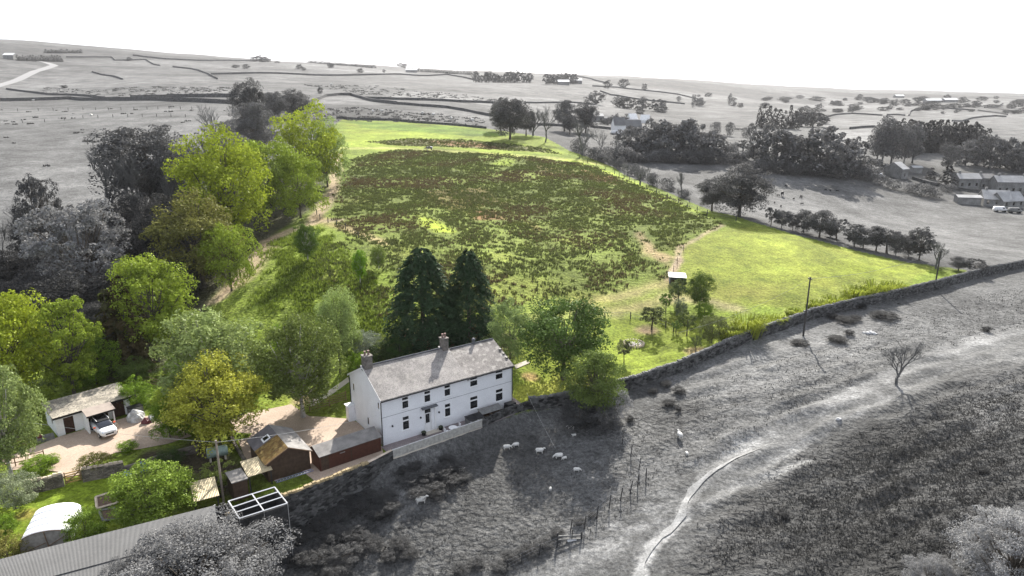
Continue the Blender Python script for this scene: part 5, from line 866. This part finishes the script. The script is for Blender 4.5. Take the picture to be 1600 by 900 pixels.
# oil tank
p = Gz(323, 711, .9); p2 = Gz(356, 704, .9); e = empty('oil_tank', (p.x, p.y, 0), math.atan2(p2.y-p.y, p2.x-p.x), 'pale green cylindrical oil tank on a stand in the shade below the courtyard', 'oil tank'); L3 = (p2-p).length
MB().tube([(0,.2,.95),(.08,.2,.95),(L3-.08,.2,.95),(L3,.2,.95)], [.45, .56, .56, .45], 18).build('tank', TANK, e, True); MB().box(.2, -.1, 0, .4, .5, .5).build('stand', CONC, e); MB().box(L3-.4, -.1, 0, L3-.2, .5, .5).build('stand', CONC, e); MB().tube([(L3/2,.2,1.4),(L3/2,.2,1.65)], [.1, .1], 8).build('cap', METAL, e)
lump('blue_tarp', 223, 733, .6, .5, .8, BLUE, 'bright blue plastic barrel cover behind the bright garden tree', 'barrel cover', 6); lump('blue_tub', 199, 741, .45, .4, .45, BLUE, 'small blue tub left of the blue barrel cover', 'tub', 7)
# polytunnel
t0 = Gz(33, 865, 0); t1 = Gz(113, 850, 0); aw = math.atan2(t1.y-t0.y, t1.x-t0.x); Wt = (t1-t0).length; e = empty('polytunnel', (t0.x, t0.y, 0), aw, 'white-covered garden tunnel with an open hooped front in the bottom left garden', 'polytunnel'); Lt = 4.3
def hoop(x, y, k=1.0): return [(Wt/2-Wt/2*math.cos(t), y, (.75 if 0 < i_ < 14 else 0)+.95*k*math.sin(t)**.75) for i_, t in enumerate([PI*i/14 for i in range(15)])]
m = MB(); rows = [hoop(0, y, 1+.04*math.sin(y*3)) for y in (0, 1.05, 2.1, 3.2, Lt)]
for r0_, r1_ in zip(rows, rows[1:]):
    k0 = len(m.v); m.v += r0_+r1_; 
    for j in range(14): m.f.append((k0+j, k0+j+1, k0+15+j+1, k0+15+j)); m.m.append(0)
m.poly(rows[-1][::-1]); o = m.build('cover', NET, e, True); sd = o.modifiers.new('thick', 'SOLIDIFY'); sd.thickness = .03
m = MB(); hp = hoop(0, -.02); m.poly([(a, b+.05, c) for a, b, c in hp]); m.build('front_screen', MUSH, e); m = MB(); m.tube(hp, [.035]*15, 5); m.tube([(Wt*.55, -.03, 0), (Wt*.5, -.03, 1.7)], [.04, .04], 5); m.tube([(Wt*.52, -.03, .2), (Wt*.95, -.03, 1.05)], [.03, .03], 5); m.tube([(Wt*.1, -.03, .1), (Wt*.5, -.03, .6)], [.03, .03], 5); m.build('hoop_frame', WOOD, e)
# raised beds
for pts_, lb in (((( 150,779),(179,770),(184,788),(152,797)), 'raised bed with pale timber edging and bare soil on the lawn'), (((155,800),(180,796),(186,812),(162,816)), 'small patch of dug soil in a timber frame below the raised bed')):
    P_ = [G(*a)+Vector((0, 0, .05)) for a in pts_]; e = empty('raised_bed', P_[0], 0, lb, 'raised bed'); o_ = P_[0]; m = MB(); m.poly([(a-o_)+Vector((0, 0, .08)) for a in P_][::-1]); s_ = m.build('soil', DSOIL, e); s_.data.flip_normals() if s_.data.polygons[0].normal.z < 0 else None
    m = MB()
    for a, b in zip(P_, P_[1:]+P_[:1]): m.bar((a-o_)+Vector((0, 0, .12)), (b-o_)+Vector((0, 0, .12)), .2)
    m.build('edging', COPE if '779' in str(pts_) else WOODG, e)
# garden walls by the drive gate
def P2(*uv): return [Vector(G(u, v)[:2]) for u, v in uv]
drywall(P2((40,772),(70,766),(101,758)), 1.3, .45, STONE, label='tan stone wall left of the wooden drive gate', jit=.03, cope=2, cmat=COPE); drywall(P2((130,752),(165,745),(195,740)), 1.3, .45, STONE, label='tan stone wall right of the wooden drive gate with a shrub on top', jit=.03, cope=2, cmat=COPE)
drywall(P2((195,740),(250,722),(310,705)), .8, .4, STONE, label='low stone retaining wall below the shaded shrubs', jit=.05); drywall(P2((383,722),(362,685),(362,668)), .4, .35, STONE, label='low stone edge on the left side of the courtyard', jit=.04)
# rail fences
def railfence(P, n_rails, hgt, label, name='rail_fence', step=1.9, mat=WOOD, cat='fence', pw=.11, wire=False, posts=None, lean=0):
    Q_ = posts or [Vector((p.x, p.y, float(h0(p.x, p.y)))) for p in resample(P, step)]; o = Q_[0]; e = empty(name, o, 0, label, cat); r = random.Random(3)
    for p in Q_:
        l = Vector((lean*r.uniform(.2, 1.4), lean*r.uniform(-.5, .5), 0)); MB().tube([p-o-Vector((0, 0, .2)), p-o+Vector((0, 0, hgt+.1))+l], [pw*.55, pw*.5], 5).build('post', mat, e)
    for j in range(n_rails):
        m = MB()
        for a, b in zip(Q_, Q_[1:]): z = hgt*(j+1)/n_rails-.05; m.tube([a-o+Vector((0, 0, z)), b-o+Vector((0, 0, z))], [(.012 if wire else .05)]*2, 4)
        m.build('wire' if wire else 'rail', WIRE if wire else mat, e)
    return e
railfence(P2((484,643),(515,635),(541,626)), 4, 1.2, 'brown four-rail timber fence joining the courtyard to the rear of the house'); railfence(P2((0,733),(25,729),(70,718)), 2, 1.0, 'brown timber rail fence along the drive at the left edge'); railfence(P2((0,708),(20,704),(42,698)), 2, 1.0, 'short rail fence behind the birch at the left edge')
railfence(P2((205,592),(230,600),(258,608)), 3, 1.1, 'brown rail fence under the trees above the garage'); railfence(P2((168,574),(186,568)), 4, 1.1, 'short reddish gate panel in the trees behind the garage', mat=RED)
railfence(P2((945,497),(985,498),(1040,512),(1052,518)), 2, 1.0, 'low wire fence around the upper edge of the orchard lawn', 'wire_fence', 5, DWOOD, wire=True, pw=.16)
railfence(P2((470,315),(486,322),(500,343),(540,358),(560,372)), 2, 1.1, 'wire fence beside the dirt path at the corner of the rush field', 'wire_fence', 4.5, DWOOD, wire=True, pw=.18)
railfence(P2((1068,392),(1058,412),(1046,440)), 2, 1.1, 'thin wire fence between the rush field and the paddock', 'wire_fence', 4, WOOD, wire=True, pw=.12)
gp = [G(u, v) for u, v in ((972,694),(985.5,714),(998,734),(1009,752),(996,760),(984,771),(969,782),(951.5,793),(932,811),(913,827),(891,831))]; railfence(None, 3, 1.35, 'row of leaning fence posts and wire crossing the grey pasture', 'post_and_wire_fence', mat=DWOOD, wire=True, posts=gp, lean=.16, pw=.11)
gp = [G(u, v) for u, v in ((893,845),(870,856),(842,867),(815,880),(792,892))]; railfence(None, 3, 1.1, 'lower stretch of post and wire fence below the wooden hurdle', 'post_and_wire_fence', mat=DWOOD, wire=True, posts=gp, lean=.16, pw=.10)
railfence(P2((-40,174),(60,173),(130,172),(230,171),(300,171),(355,172)), 1, 1.3, 'upper row of fence posts across the flat grey field at the left', 'post_and_wire_fence', 7, DWOOD, wire=True, pw=.22); railfence(P2((0,192),(70,191),(130,185),(200,183),(290,183),(358,181)), 1, 1.3, 'lower row of fence posts across the flat grey field at the left', 'post_and_wire_fence', 6.5, DWOOD, wire=True, pw=.22)
railfence(P2((0,192),(60,192)), 1, 1.2, 'far left end of the lower field fence', 'post_and_wire_fence', 7, DWOOD, wire=True, pw=.2) if False else None
railfence(P2((905,248),(960,272),(1010,296),(1060,318),(1105,336),(1150,345)), 2, 1.2, 'wire fence along the right edge of the rush field', 'wire_fence', 5, DWOOD, wire=True, pw=.18)
# wooden gate of the drive, hurdle in the pasture
a, b = G(102, 758), G(129, 751); e = empty('wooden_gate', a, math.atan2(b.y-a.y, b.x-a.x), 'wooden five-bar drive gate between two tan stone walls', 'gate'); Lg = (b-a).length; m = MB()
for i in range(5): m.box(.05, -.03, .15+i*.25, Lg-.05, .03, .25+i*.25)
m.build('rails', simple('golden_gate_wood', (.42, .27, .10), .8), e); m = MB(); m.bar((.1, -.04, .15), (Lg-.1, -.04, 1.2), .09); m.box(.02, -.05, .05, .12, .05, 1.35); m.box(Lg-.12, -.05, .05, Lg-.02, .05, 1.3); m.build('brace', WOOD, e)
a, b = G(871, 849), G(908, 842); e = empty('hurdle', a, math.atan2(b.y-a.y, b.x-a.x), 'broken pale wooden hurdle in the pasture fence', 'hurdle'); Lg = (b-a).length; MB().box(0, -.05, .7, Lg, .05, .84).build('rail', WOODG, e); MB().box(0, -.05, .35, Lg, .05, .45).build('rail', WOODG, e); MB().box(Lg*.4, -.08, .05, Lg*.8, -.052, .4).build('board', GWHITE, e)
for x in (0, Lg): MB().box(x-.08, -.08, -.2, x+.08, .08, 1.15).build('post', DWOOD, e)
MB().bar((Lg, 0, .8), (Lg+.1, .3, 1.7), .08).build('brace', WOODG, e)
# ladder
a, b = Gz(432, 755, .75), Gz(490, 736, .75); e = empty('ladder', a, math.atan2(b.y-a.y, b.x-a.x), 'blue-grey metal ladder lying along the wall top in front of the timber shed', 'ladder'); Ll = (b-a).length
for y in (0, .35): MB().box(0, y, 0, Ll, y+.05, .08).build('side_rail', simple('ladder_metal', (.16, .17, .26), .5), e)
m = MB()
for i in range(int(Ll/.3)): m.box(.15+i*.3, .05, .02, .18+i*.3, .35, .06)
m.build('rungs', METAL, e)
# fire ring
p = G(990, 537); m = MB()
for i in range(22): t = i/22*2*PI; r_ = random.uniform(.14, .2); c_ = Vector((math.cos(t)*1.45, math.sin(t)*1.45, 0)); m.tube([c_-Vector((0, 0, .1)), c_+Vector((0, 0, .14)), c_+Vector((0, 0, .22))], [r_, r_, r_*.6], 6)
e = empty('fire_ring', p, 0, 'round stone ring filled with pale stones on the orchard lawn', 'stone ring'); m.build('stones', COPE, e); PST = simple('pale_stones', (.5, .47, .45), .9)
for i in range(60): t = random.uniform(0, 6.28); q_ = random.random()**.5*1.2; s_ = random.uniform(.06, .16); MB().tube([(math.cos(t)*q_, math.sin(t)*q_, -.05), (math.cos(t)*q_, math.sin(t)*q_, .1)], [s_, s_*.7], 5).build('pale_stone', PST, e)
# field shelter
p = G(1047, 444)-Vector((0, 0, .5)); e = empty('field_shelter', p, math.radians(-8), 'small open field shelter with a bright metal roof at the corner of the paddock', 'shelter'); e.scale = (1.1, 1, .95); m = MB(); m.box(-.1, 0, -.2, 0, 1.9, 1.9); m.box(2.2, 0, -.2, 2.3, 1.9, 1.9); m.box(0, 1.8, -.2, 2.2, 1.9, 1.9); m.build('walls', simple('bluegrey_sheet', (.16, .18, .22), .7), e); m = MB(); m.hexa([(-.25,-.3,1.95),(2.45,-.3,1.85),(2.45,2.1,2.1),(-.25,2.1,2.2),(-.25,-.3,2.0),(2.45,-.3,1.9),(2.45,2.1,2.15),(-.25,2.1,2.25)]); m.build('roof', simple('bright_roof_sheet', (.75, .76, .8), .5), e)
# poles
def pole(u, vb, vt, lb, wood=POLEW, arm=True, r=.14):
    p = G(u, vb); h_ = hpx(p, vt); e = empty('telegraph_pole', p, .4, lb, 'telegraph pole'); MB().tube([(0,0,-.5),(0,0,h_)], [r, r*.72], 8).build('pole', wood, e)
    if arm: MB().box(-.06, -.35, h_-.35, .06, .35, h_-.25).build('crossarm', wood, e); [MB().tube([(0, y, h_-.25), (0, y, h_-.1)], [.04, .03], 6).build('insulator', METAL, e) for y in (-.3, .3)]
    return p+Vector((0, 0, h_-.2))
A1 = pole(1255, 525, 433, 'tall dark telegraph pole on the field side of the long wall, the nearer one'); A2 = pole(1460, 452, 390, 'telegraph pole farther along the long wall at the right'); A3 = pole(351, 795, 688, 'weathered telegraph pole beside the oil tank and sheds', simple('pale_pole', (.28, .24, .2), .9, (2, .3), (15, .3)), False, .13)
def wire(pts_, lb, r=.02, sag=.6, mat=WIRE):
    m = MB()
    for a, b in zip(pts_, pts_[1:]): m.tube([a.lerp(b, t)-Vector((0, 0, sag*4*t*(1-t))) for t in [i/12 for i in range(13)]], [r]*13, 4)
    tag(m.build('overhead_wire', mat), lb, 'overhead wire')
LW = simple('pale_wire', (.5, .5, .48), .6); wire([A1, A2], 'overhead wire between the two telegraph poles on the long wall', .018, 1.0); wire([A1, Gz(1060, 520, 9)], 'faint overhead wire running left from the nearer telegraph pole', .014, .8)
hp_ = Vector((*hl(-.1, 1.2), 3.2)); wire([A3, hp_], 'pale cable from the weathered pole to the left gable of the house', .013, .3, LW); wire([A3, Vector((-56, 62, 7))], 'pale cable running left from the weathered pole', .011, .4, LW)
wire([Vector((*hl(18.5, -1.5), 2.0)), G(868, 702)+Vector((0, 0, .1))], 'thin pale stay wire slanting into the shaded pasture', .011, .1, LW)
# ------------------------------------------------------------------ far walls, roads, buildings
def fw(lb, pts_, h_=1.5, t=.9, step=7, grp='field walls beyond the property'): return drywall(P2(*pts_), h_*.85, t*.8, STONEF, label=lb, step=step, jit=.12, cat='field wall', group=grp)
fw('dark wall along the near bank of the river flats at the far left', ((-60,160),(0,158),(60,157),(110,155),(200,157),(270,158),(340,161),(372,163)), 2.6, 1.6); fw('dark wall slanting down to the river flats from the left edge', ((10,140),(60,146),(95,149),(150,152),(205,155)), 1.8); fw('long dark bank behind the river flats at the left', ((205,154),(260,153),(320,152),(372,152)), 2.6, 1.6)
fw('thin wall with a kink below the left hill plantation', ((104,90),(175,90),(180,95),(228,94),(250,103)), 2.2, 1.5, 20); fw('thin wall running right across the left hill', ((208,87),(260,93),(340,95),(400,96)), 2.5, 1.8, 25); fw('curved wall descending the middle of the left hill', ((270,105),(300,108),(320,114),(340,124)), 2.2, 1.4, 12)
fw('long wall across the middle distance left of the shelter belt', ((330,117),(400,115),(490,118),(560,118),(600,117),(700,117),(745,126)), 2.5, 1.6, 15); fw('short wall on the slope above the rushy moor', ((144,113),(165,118),(192,125)), 1.8, 1.2, 10)
fw('dark wall arching over the small mound beyond the bright trees', ((488,159),(510,151),(530,149),(548,149),(565,154),(585,159),(620,163)), 2.2, 1.3, 6); fw('dark wall running right from behind the mound', ((565,154),(600,155),(660,157),(720,160),(776,162)), 2.0, 1.2, 6)
fw('wall continuing down from the mound to the field corner trees', ((620,163),(660,166),(700,169),(735,175),(768,182)), 1.8, 1.0, 6); fw('dark wall closing the top of the green field', ((526,185),(560,187),(610,188),(650,192),(700,195),(760,201)), 1.2, .8, 4)
fw('wall across the field above the white-gabled farm', ((820,161),(860,161),(900,161),(930,164)), 1.6, 1.0, 8); fw('wall climbing the far hill right of the skyline trees', ((898,119),(915,122),(930,126),(948,131)), 3, 2, 30); fw('wall along the far hillside in the centre', ((926,135),(965,137),(1000,141),(1060,148),(1090,155)), 2, 1.3, 15)
fw('hedge line sloping through the centre valley', ((938,143),(955,149),(965,150),(1000,156),(1070,163)), 2, 1.6, 12); fw('low garden wall in front of the white-gabled farm', ((922,199),(950,202),(985,206)), 1.6, .8, 5); fw('wall behind the white-gabled farm', ((840,196),(870,197),(900,199)), 1.4, .8, 5)
for lb, pts_ in [('dark hedge curving over the pale fields at the right', ((1276,190),(1290,184),(1305,180),(1330,178),(1350,179),(1378,181))), ('short dark hedge right of the curving one', ((1386,180),(1400,180),(1414,181))), ('thin wall curving up between two pale fields', ((1420,181),(1422,175),(1432,171),(1447,169))),
  ('thin dark wall crossing the pale field at the right', ((1488,190),(1510,188),(1535,183),(1555,182),(1572,183))), ('wall slanting down at the far right', ((1528,173),(1550,176),(1574,180))), ('hedge at the foot of the pale fields', ((1328,202),(1345,200),(1366,199))), ('far wall above the crossing wall', ((1447,169),(1480,170),(1523,173))), ('small curved wall at the far right', ((1538,169),(1558,168),(1567,162))), ('far wall at the right edge', ((1545,170),(1575,173),(1610,178)))]:
    fw(lb, pts_, 1.9, 1.6, 8)
fw('long low wall in front of the village houses', ((1425,280),(1450,288),(1480,294),(1510,299),(1545,303)), 1.4, .5, 5)
ribbon('far_road', P2((-30,142),(0,134),(30,124),(55,112),(75,106),(85,103),(72,98),(58,95)), 9, FARROAD, .35, 8)
def simple_house(u, v, w, d, he_, hr, rot, lb, wall=GWALL, roof=ROOFG, nw=3, floors=2, chim=True, name='house', cat='house'):
    p = G(u, v); e = empty(name, p, math.radians(rot), lb, cat); m = MB(); ops = []
    for f in range(floors):
        for i in range(nw): x = w*(i+.5)/nw; ops.append((x-.45, x+.45, .9+f*2.6, 2.1+f*2.6))
    ops = [o for o in ops if o[3] < he_-.1]; panel(m, w, -1.5, he_, ops, fm_, dep=.15); m.poly([(0,d,-1.5),(0,0,-1.5),(0,0,he_),(0,d/2,hr),(0,d,he_)]); m.poly([(w,0,-1.5),(w,d,-1.5),(w,d,he_),(w,d/2,hr),(w,0,he_)]); m.poly([(w,d,-1.5),(0,d,-1.5),(0,d,he_),(w,d,he_)]); m.build('walls', wall, e)
    m = MB(); gable_roof(m, 0, w, 0, d, he_, hr, .15, .3, ox=.25); m.build('roof', roof, e)
    for o in ops: k = MB(); bx(k, fm_, o[0]+.01, o[1]-.01, o[2]+.01, o[3]-.01, .1, .13); k.build('window', GLASS, e)
    if chim: MB().box(w*.1, d/2-.4, hr-.5, w*.1+.7, d/2+.4, hr+1).build('chimney', GWALL, e)
    if chim and w > 10: MB().box(w*.85, d/2-.4, hr-.5, w*.85+.7, d/2+.4, hr+1).build('chimney', GWALL, e)
    return e
simple_house(1408, 280, 5.2, 7.5, 4, 6.4, 35, 'stone cottage with a pale steep roof under the tall trees at the right', nw=1, chim=False); simple_house(1426, 270, 4, 3, 2.2, 2.8, 0, 'small outbuilding beside the pale-roofed stone cottage', nw=1, floors=1, chim=False, name='outbuilding', cat='outbuilding')
simple_house(1497, 294, 8, 6, 3.8, 5.5, -6, 'left house of the stone terrace in the village', nw=3); simple_house(1531, 296, 4.5, 6, 4.4, 5.8, -6, 'narrow middle house of the stone terrace', nw=2, roof=ROOFD); simple_house(1556, 302, 12, 6.5, 4.4, 6.4, -8, 'right terrace house with a pale roof at the photo edge', nw=5)
simple_house(1536, 322, 8, 8, 2.6, 5.2, -20, 'bungalow with a pale hipped roof in the village', nw=3, floors=1); simple_house(1566, 326, 9, 6, 2.6, 5.2, 12, 'second pale-roofed bungalow at the right edge', nw=3, floors=1, chim=False); simple_house(1496, 318, 7.5, 3.5, 2.2, 2.8, -10, 'low glazed garden room left of the bungalow', GWALL, ROOFG, 5, 1, False, 'garden_room', 'garden room')
simple_house(960, 209, 6, 6, 4.5, 8, 10, 'white cottage with a steep pointed gable at the valley farm', GWHITE, ROOFD, 1, 2, True); simple_house(973, 208, 10, 6, 3.5, 6.5, 5, 'grey-roofed wing right of the white pointed gable', GWALL, ROOFD, 3, 1, False); simple_house(926, 190, 8, 6, 3.5, 5, 15, 'dark barn at the left of the valley farm', GWALL, ROOFG, 2, 1, False, 'barn', 'barn'); simple_house(944, 192, 10, 6, 3, 4.5, -5, 'low grey farm range behind the dark barn', GWALL, ROOFD, 3, 1, False, 'barn', 'barn')
simple_house(985, 190, 6, 6, 2, 5.5, 20, 'white steep-roofed farmhouse beside the valley farm trees', GWHITE, GWHITE, 2, 1, False); simple_house(1000, 192, 6, 6, 2, 5.5, -20, 'second white steep-roofed building at the right of the valley farm', GWHITE, GWHITE, 2, 1, False)
for u, v, w, lb in [(887,130,22,'white-roofed farm shed on the central skyline'),(872,132,16,'lower white-roofed shed left of the skyline farm shed'),(1448,161,26,'white-roofed farm shed in the far valley at the right'),(1476,160,22,'second pale farm shed right of the far valley shed'),(1400,153,18,'pale farm building far up the right valley'),(634,113,20,'pale shed beyond the long wall in the centre left'),(5,91,12,'pale cottage by the plantation at the far left')]:
    simple_house(u, v, w, 10, 4, 6.5, 5, lb, GWALL, GWHITE, 1, 1, False, 'farm_shed', 'farm shed')
for u, v, L_, lb, rot in [(960,210,4,'small white van parked below the pointed gable', 10),(1562,331,4,'white vehicle parked outside the second bungalow', -10),(1585,333,4,'dark vehicle parked at the right edge of the village', -10),(1371,278,5,'white caravan under the trees left of the stone cottage', -10)]:
    p = G(u, v); e = empty('parked_vehicle', p, math.radians(rot), lb, 'vehicle'); loft([(-L_/2,.8,.35,1.3),(-L_/2+.2,.9,.3,1.9),(L_/4,.9,.3,1.9),(L_/4+.5,.85,.3,1.2),(L_/2,.8,.35,1.0)], 12).build('body', GWALL if 'dark' in lb else GWHITE, e, True); MB().box(L_*.1, -.92, 1.2, L_*.24, .92, 1.6).build('windows', GLASS, e)
    for x in (-L_*.3, L_*.3): MB().tube([(x, -.95, .32), (x, .95, .32)], [.32, .32], 10).build('wheel', RUBBER, e)
# ------------------------------------------------------------------ animals
def beast(name, L, hgt, bw, mats, head_down, neck=.35, fl=1.0, seed=0):
    """one continuous body mesh: barrel, neck, muzzle, ears, tail and jointed legs; voxel-remeshed"""
    leg = hgt*.46; by = hgt-bw*.9; m = MB(); hx = L*.5
    m.tube([(-hx, 0, by-.02), (-hx*.9, 0, by), (-hx*.5, 0, by), (0, 0, by-bw*.12), (hx*.5, 0, by-bw*.05), (hx*.85, 0, by+.02), (hx, 0, by)], [bw*.35, bw*.8, bw*.98, bw*1.05, bw, bw*.75, bw*.4], 12)
    n0 = Vector((hx*.8, 0, by+bw*.2)); n1 = n0+(Vector((neck*.9, 0, -neck*.55)) if head_down else Vector((neck*.6, 0, neck*.7))); d = Vector((.45, 0, -.9)) if head_down else Vector((.9, 0, -.35)); hl_ = neck*.85*fl; n2 = n1+d*hl_
    m.tube([n0, n0.lerp(n1, .5), n1], [bw*.6, bw*.42, bw*.34], 9); m.tube([n1-d*.02, n1+d*hl_*.3, n1+d*hl_*.7, n2], [bw*.30, bw*.36, bw*.26, bw*.17], 8)
    for s in (-1, 1):
        m.tube([n1+Vector((0, s*bw*.2, bw*.15)), n1+Vector((-.02, s*bw*.55, bw*.3))], [bw*.12, bw*.06], 5)
        m.tube([(-hx*.72, s*bw*.55, by), (-hx*.62, s*bw*.6, leg*.95), (-hx*.88, s*bw*.58, leg*.5), (-hx*.8, s*bw*.58, .0)], [bw*.5, bw*.36, bw*.19, bw*.16], 7); m.tube([(hx*.68, s*bw*.5, by), (hx*.66, s*bw*.52, leg*.8), (hx*.7, s*bw*.52, leg*.45), (hx*.67, s*bw*.52, .0)], [bw*.42, bw*.28, bw*.19, bw*.16], 7)
    m.tube([(-hx, 0, by+bw*.3), (-hx-bw*.35, 0, by-bw*.2), (-hx-bw*.3, 0, by-bw*1.1)], [bw*.16, bw*.14, bw*.08], 6)
    o = m.build(name, mats); md = o.modifiers.new('remesh', 'REMESH'); md.mode = 'VOXEL'; md.voxel_size = bw*.13; md.use_smooth_shade = True; return o
def place(o, u, v, rz, lb, cat, group=None, sc=1.0):
    p = G(u, v); o.location = p; o.rotation_euler = (0, 0, math.radians(rz)); o.scale = (sc*(.68 if cat in ('sheep', 'lamb') and not (group or '').startswith('far') else 1),)*3; tag(o, lb, cat, group); return o
s1 = beast('sheep', 1.15, .86, .31, WOOL, True); s2 = beast('sheep', 1.15, .86, .31, WOOL, False)
m = MB(); bw = .31; lying = beast('sheep', 1.1, .58, .31, WOOL, False); lying.data = lying.data.copy()
for vtx in lying.data.vertices: vtx.co.z = max(vtx.co.z-.12, .0)
usedS = set()
SHEEP = [(s1,792,702,10,1,'pale sheep grazing at the edge of the sycamore shadow, the leftmost pair member'),(s1,806,698,200,.9,'shaded sheep just right of the leftmost one at the shadow edge'),(s2,843,708,0,1.1,'bright sheep broadside at the lower edge of the shadow'),(s1,873,716,190,1.1,'sheep with a lamb close by at the tip of the tree shadow'),(s1,882,718,210,.65,'lamb beside the ewe at the tip of the tree shadow'),
 (s1,901,737,0,.85,'sheep just outside the right tip of the tree shadow'),(s2,721,737,20,.7,'lamb at the edge of the dark scrub patch'),(s2,658,786,15,1.25,'large pale sheep standing below the dark scrub patch'),(lying,646,777,30,1.0,'sheep half hidden by scrub behind the large pale one'),(s1,860,766,80,.6,'small lamb alone in the middle of the rough pasture'),
 (s2,1062,684,100,1.15,'sheep facing away on the open slope near the pasture fence'),(s1,1073,711,95,.65,'lamb just below the sheep on the open slope'),(s1,892,670,160,.9,'sheep deep in the sycamore shadow'),(s2,897,682,200,.6,'lamb deep in the sycamore shadow'),(lying,1372,470,20,1.2,'sheep sheltering at the foot of the long wall'),(lying,1263,498,10,1.2,'sheep lying by the long wall near the nearer telegraph pole')]
for o, u, v, rz, sc, lb in SHEEP:
    c = o if o.name not in usedS else o.copy()
    if c is not o: COL.objects.link(c)
    usedS.add(o.name); place(c, u, v, rz, lb, 'lamb' if sc < .8 else 'sheep', 'sheep and lambs in the near pasture', sc)
for u, v, sc in ((583,176,1.8),(660,179,1.8),(677,181,1.8),(705,187,1.8),(738,190,1.8),(597,175,1.6),(518,133,2.0),(143,182,1.4),(52,158,1.4)):
    c = s2.copy(); COL.objects.link(c); place(c, u, v, u*7 % 360, 'tiny pale sheep far off on the grey fields behind the property', 'sheep', 'far sheep', sc)
hs = beast('horse', 1.9, 1.5, .34, HORSE, True, .62, .9); place(hs, 671, 237, 170, 'brown and white horse grazing on the pale strip across the green field', 'horse'); hs.scale = (1.25, 1.25, 1.25)
cw = beast('cow', 1.9, 1.35, .36, simple('black_hide', (.02, .02, .02), .7), True, .5, .8)
CW = [(1189,266,1.5),(1222,307,1.5),(1216,307,1.2),(1290,298,1.1),(1297,299,1.1),(1308,300,1.1),(1240,312,1.1),(1252,308,1.1),(1253,320,1.1),(1220,324,1.3),(1228,292,1.1),(1251,310,1.1),(1210,318,1.1)]
for i, (u, v, sc) in enumerate(CW):
    c = cw if i == 0 else cw.copy()
    if i: COL.objects.link(c)
    place(c, u, v, i*67 % 360, 'small dark animal grazing on the open right pasture', 'cow', 'dark cattle on the right pasture', sc*(.85 if i in (0, 1) else .45))
# rocks on the pasture
rk = []
for u, v, w in ((1350,520,.5),(1356,521,.8),(1362,521,.9),(1367,522,.6),(1360,518,.5),(1310,655,.6),(1405,475,.6)): lump('rock', u, v, w*.6, w*.4, w*.35, simple('pale_rock', (.5, .5, .5), .9) if u != 1405 else STONEG, 'pale rock in the small heap on the upper pasture' if 1345 < u < 1370 else 'single stone on the pasture at u'.replace(' at u', ' near the track' if v > 600 else ' by the long wall'), 'rock', int(u))['group'] = 'stones on the pasture'
# ------------------------------------------------------------------ camera, light, sky
cd = bpy.data.cameras.new('camera'); cam = bpy.data.objects.new('camera', cd); COL.objects.link(cam); S.camera = cam
cam.location = (0, 0, CH); cam.rotation_euler = (PI/2-PIT, 0, 0); cd.sensor_width = 36; cd.lens = 36*F/1600; cd.clip_end = 30000; cd.clip_start = .5
SAZ, SEL = math.radians(11), math.radians(35)
sl_ = bpy.data.lights.new('sun', 'SUN'); sl_.energy = 5.0; sl_.angle = math.radians(.55); sl_.color = (1, .95, .87); so = bpy.data.objects.new('sun', sl_); COL.objects.link(so)
dv = Vector((math.sin(SAZ)*math.cos(SEL), math.cos(SAZ)*math.cos(SEL), math.sin(SEL))); so.rotation_euler = dv.to_track_quat('Z', 'Y').to_euler(); so.location = (30, 100, 150)
w = bpy.data.worlds.new('World'); S.world = w; w.use_nodes = True; nt = w.node_tree; nt.nodes.clear(); o = N(nt, 'ShaderNodeOutputWorld'); bg = N(nt, 'ShaderNodeBackground'); sk = N(nt, 'ShaderNodeTexSky', sky_type='NISHITA')
sk.sun_disc = False; sk.sun_elevation = SEL; sk.sun_rotation = SAZ; sk.altitude = 200; sk.air_density = 1; sk.dust_density = 3.5; sk.ozone_density = 1
hs_ = N(nt, 'ShaderNodeHueSaturation'); hs_.inputs['Saturation'].default_value = .32; mx = N(nt, 'ShaderNodeMix', data_type='RGBA'); mx.inputs[0].default_value = .45; mx.inputs[7].default_value = (5.8, 6.3, 7.4, 1)
lk(nt, sk.outputs[0], hs_.inputs['Color']); lk(nt, hs_.outputs[0], mx.inputs[6]); lk(nt, mx.outputs[2], bg.inputs[0]); lk(nt, bg.outputs[0], o.inputs[0]); bg.inputs[1].default_value = .088
S.view_settings.view_transform = 'Standard'; S.view_settings.look = 'None'; S.view_settings.gamma = 1; S.view_settings.use_curve_mapping = False; S.view_settings.exposure = 1.22
S.render.engine = 'CYCLES'; S.cycles.max_bounces = 5; S.cycles.diffuse_bounces = 3; S.cycles.transmission_bounces = 3; S.cycles.volume_bounces = 0; S.cycles.use_denoising = True
hz = MB().box(-7650, -420, -140, 7650, 9150, 420).build('haze', None); hz.data.materials.clear(); hm, hn = newmat('haze'); ho = N(hn, 'ShaderNodeOutputMaterial'); hv = N(hn, 'ShaderNodeVolumePrincipled'); hv.inputs['Color'].default_value = (.95, .96, 1, 1); hv.inputs['Density'].default_value = .00006; hv.inputs['Anisotropy'].default_value = .3; lk(hn, hv.outputs[0], ho.inputs['Volume']); hz.data.materials.append(hm); tag(hz, kind='stuff')
for o in bpy.data.objects:
    if o.type == 'LIGHT': o['kind'] = 'structure'
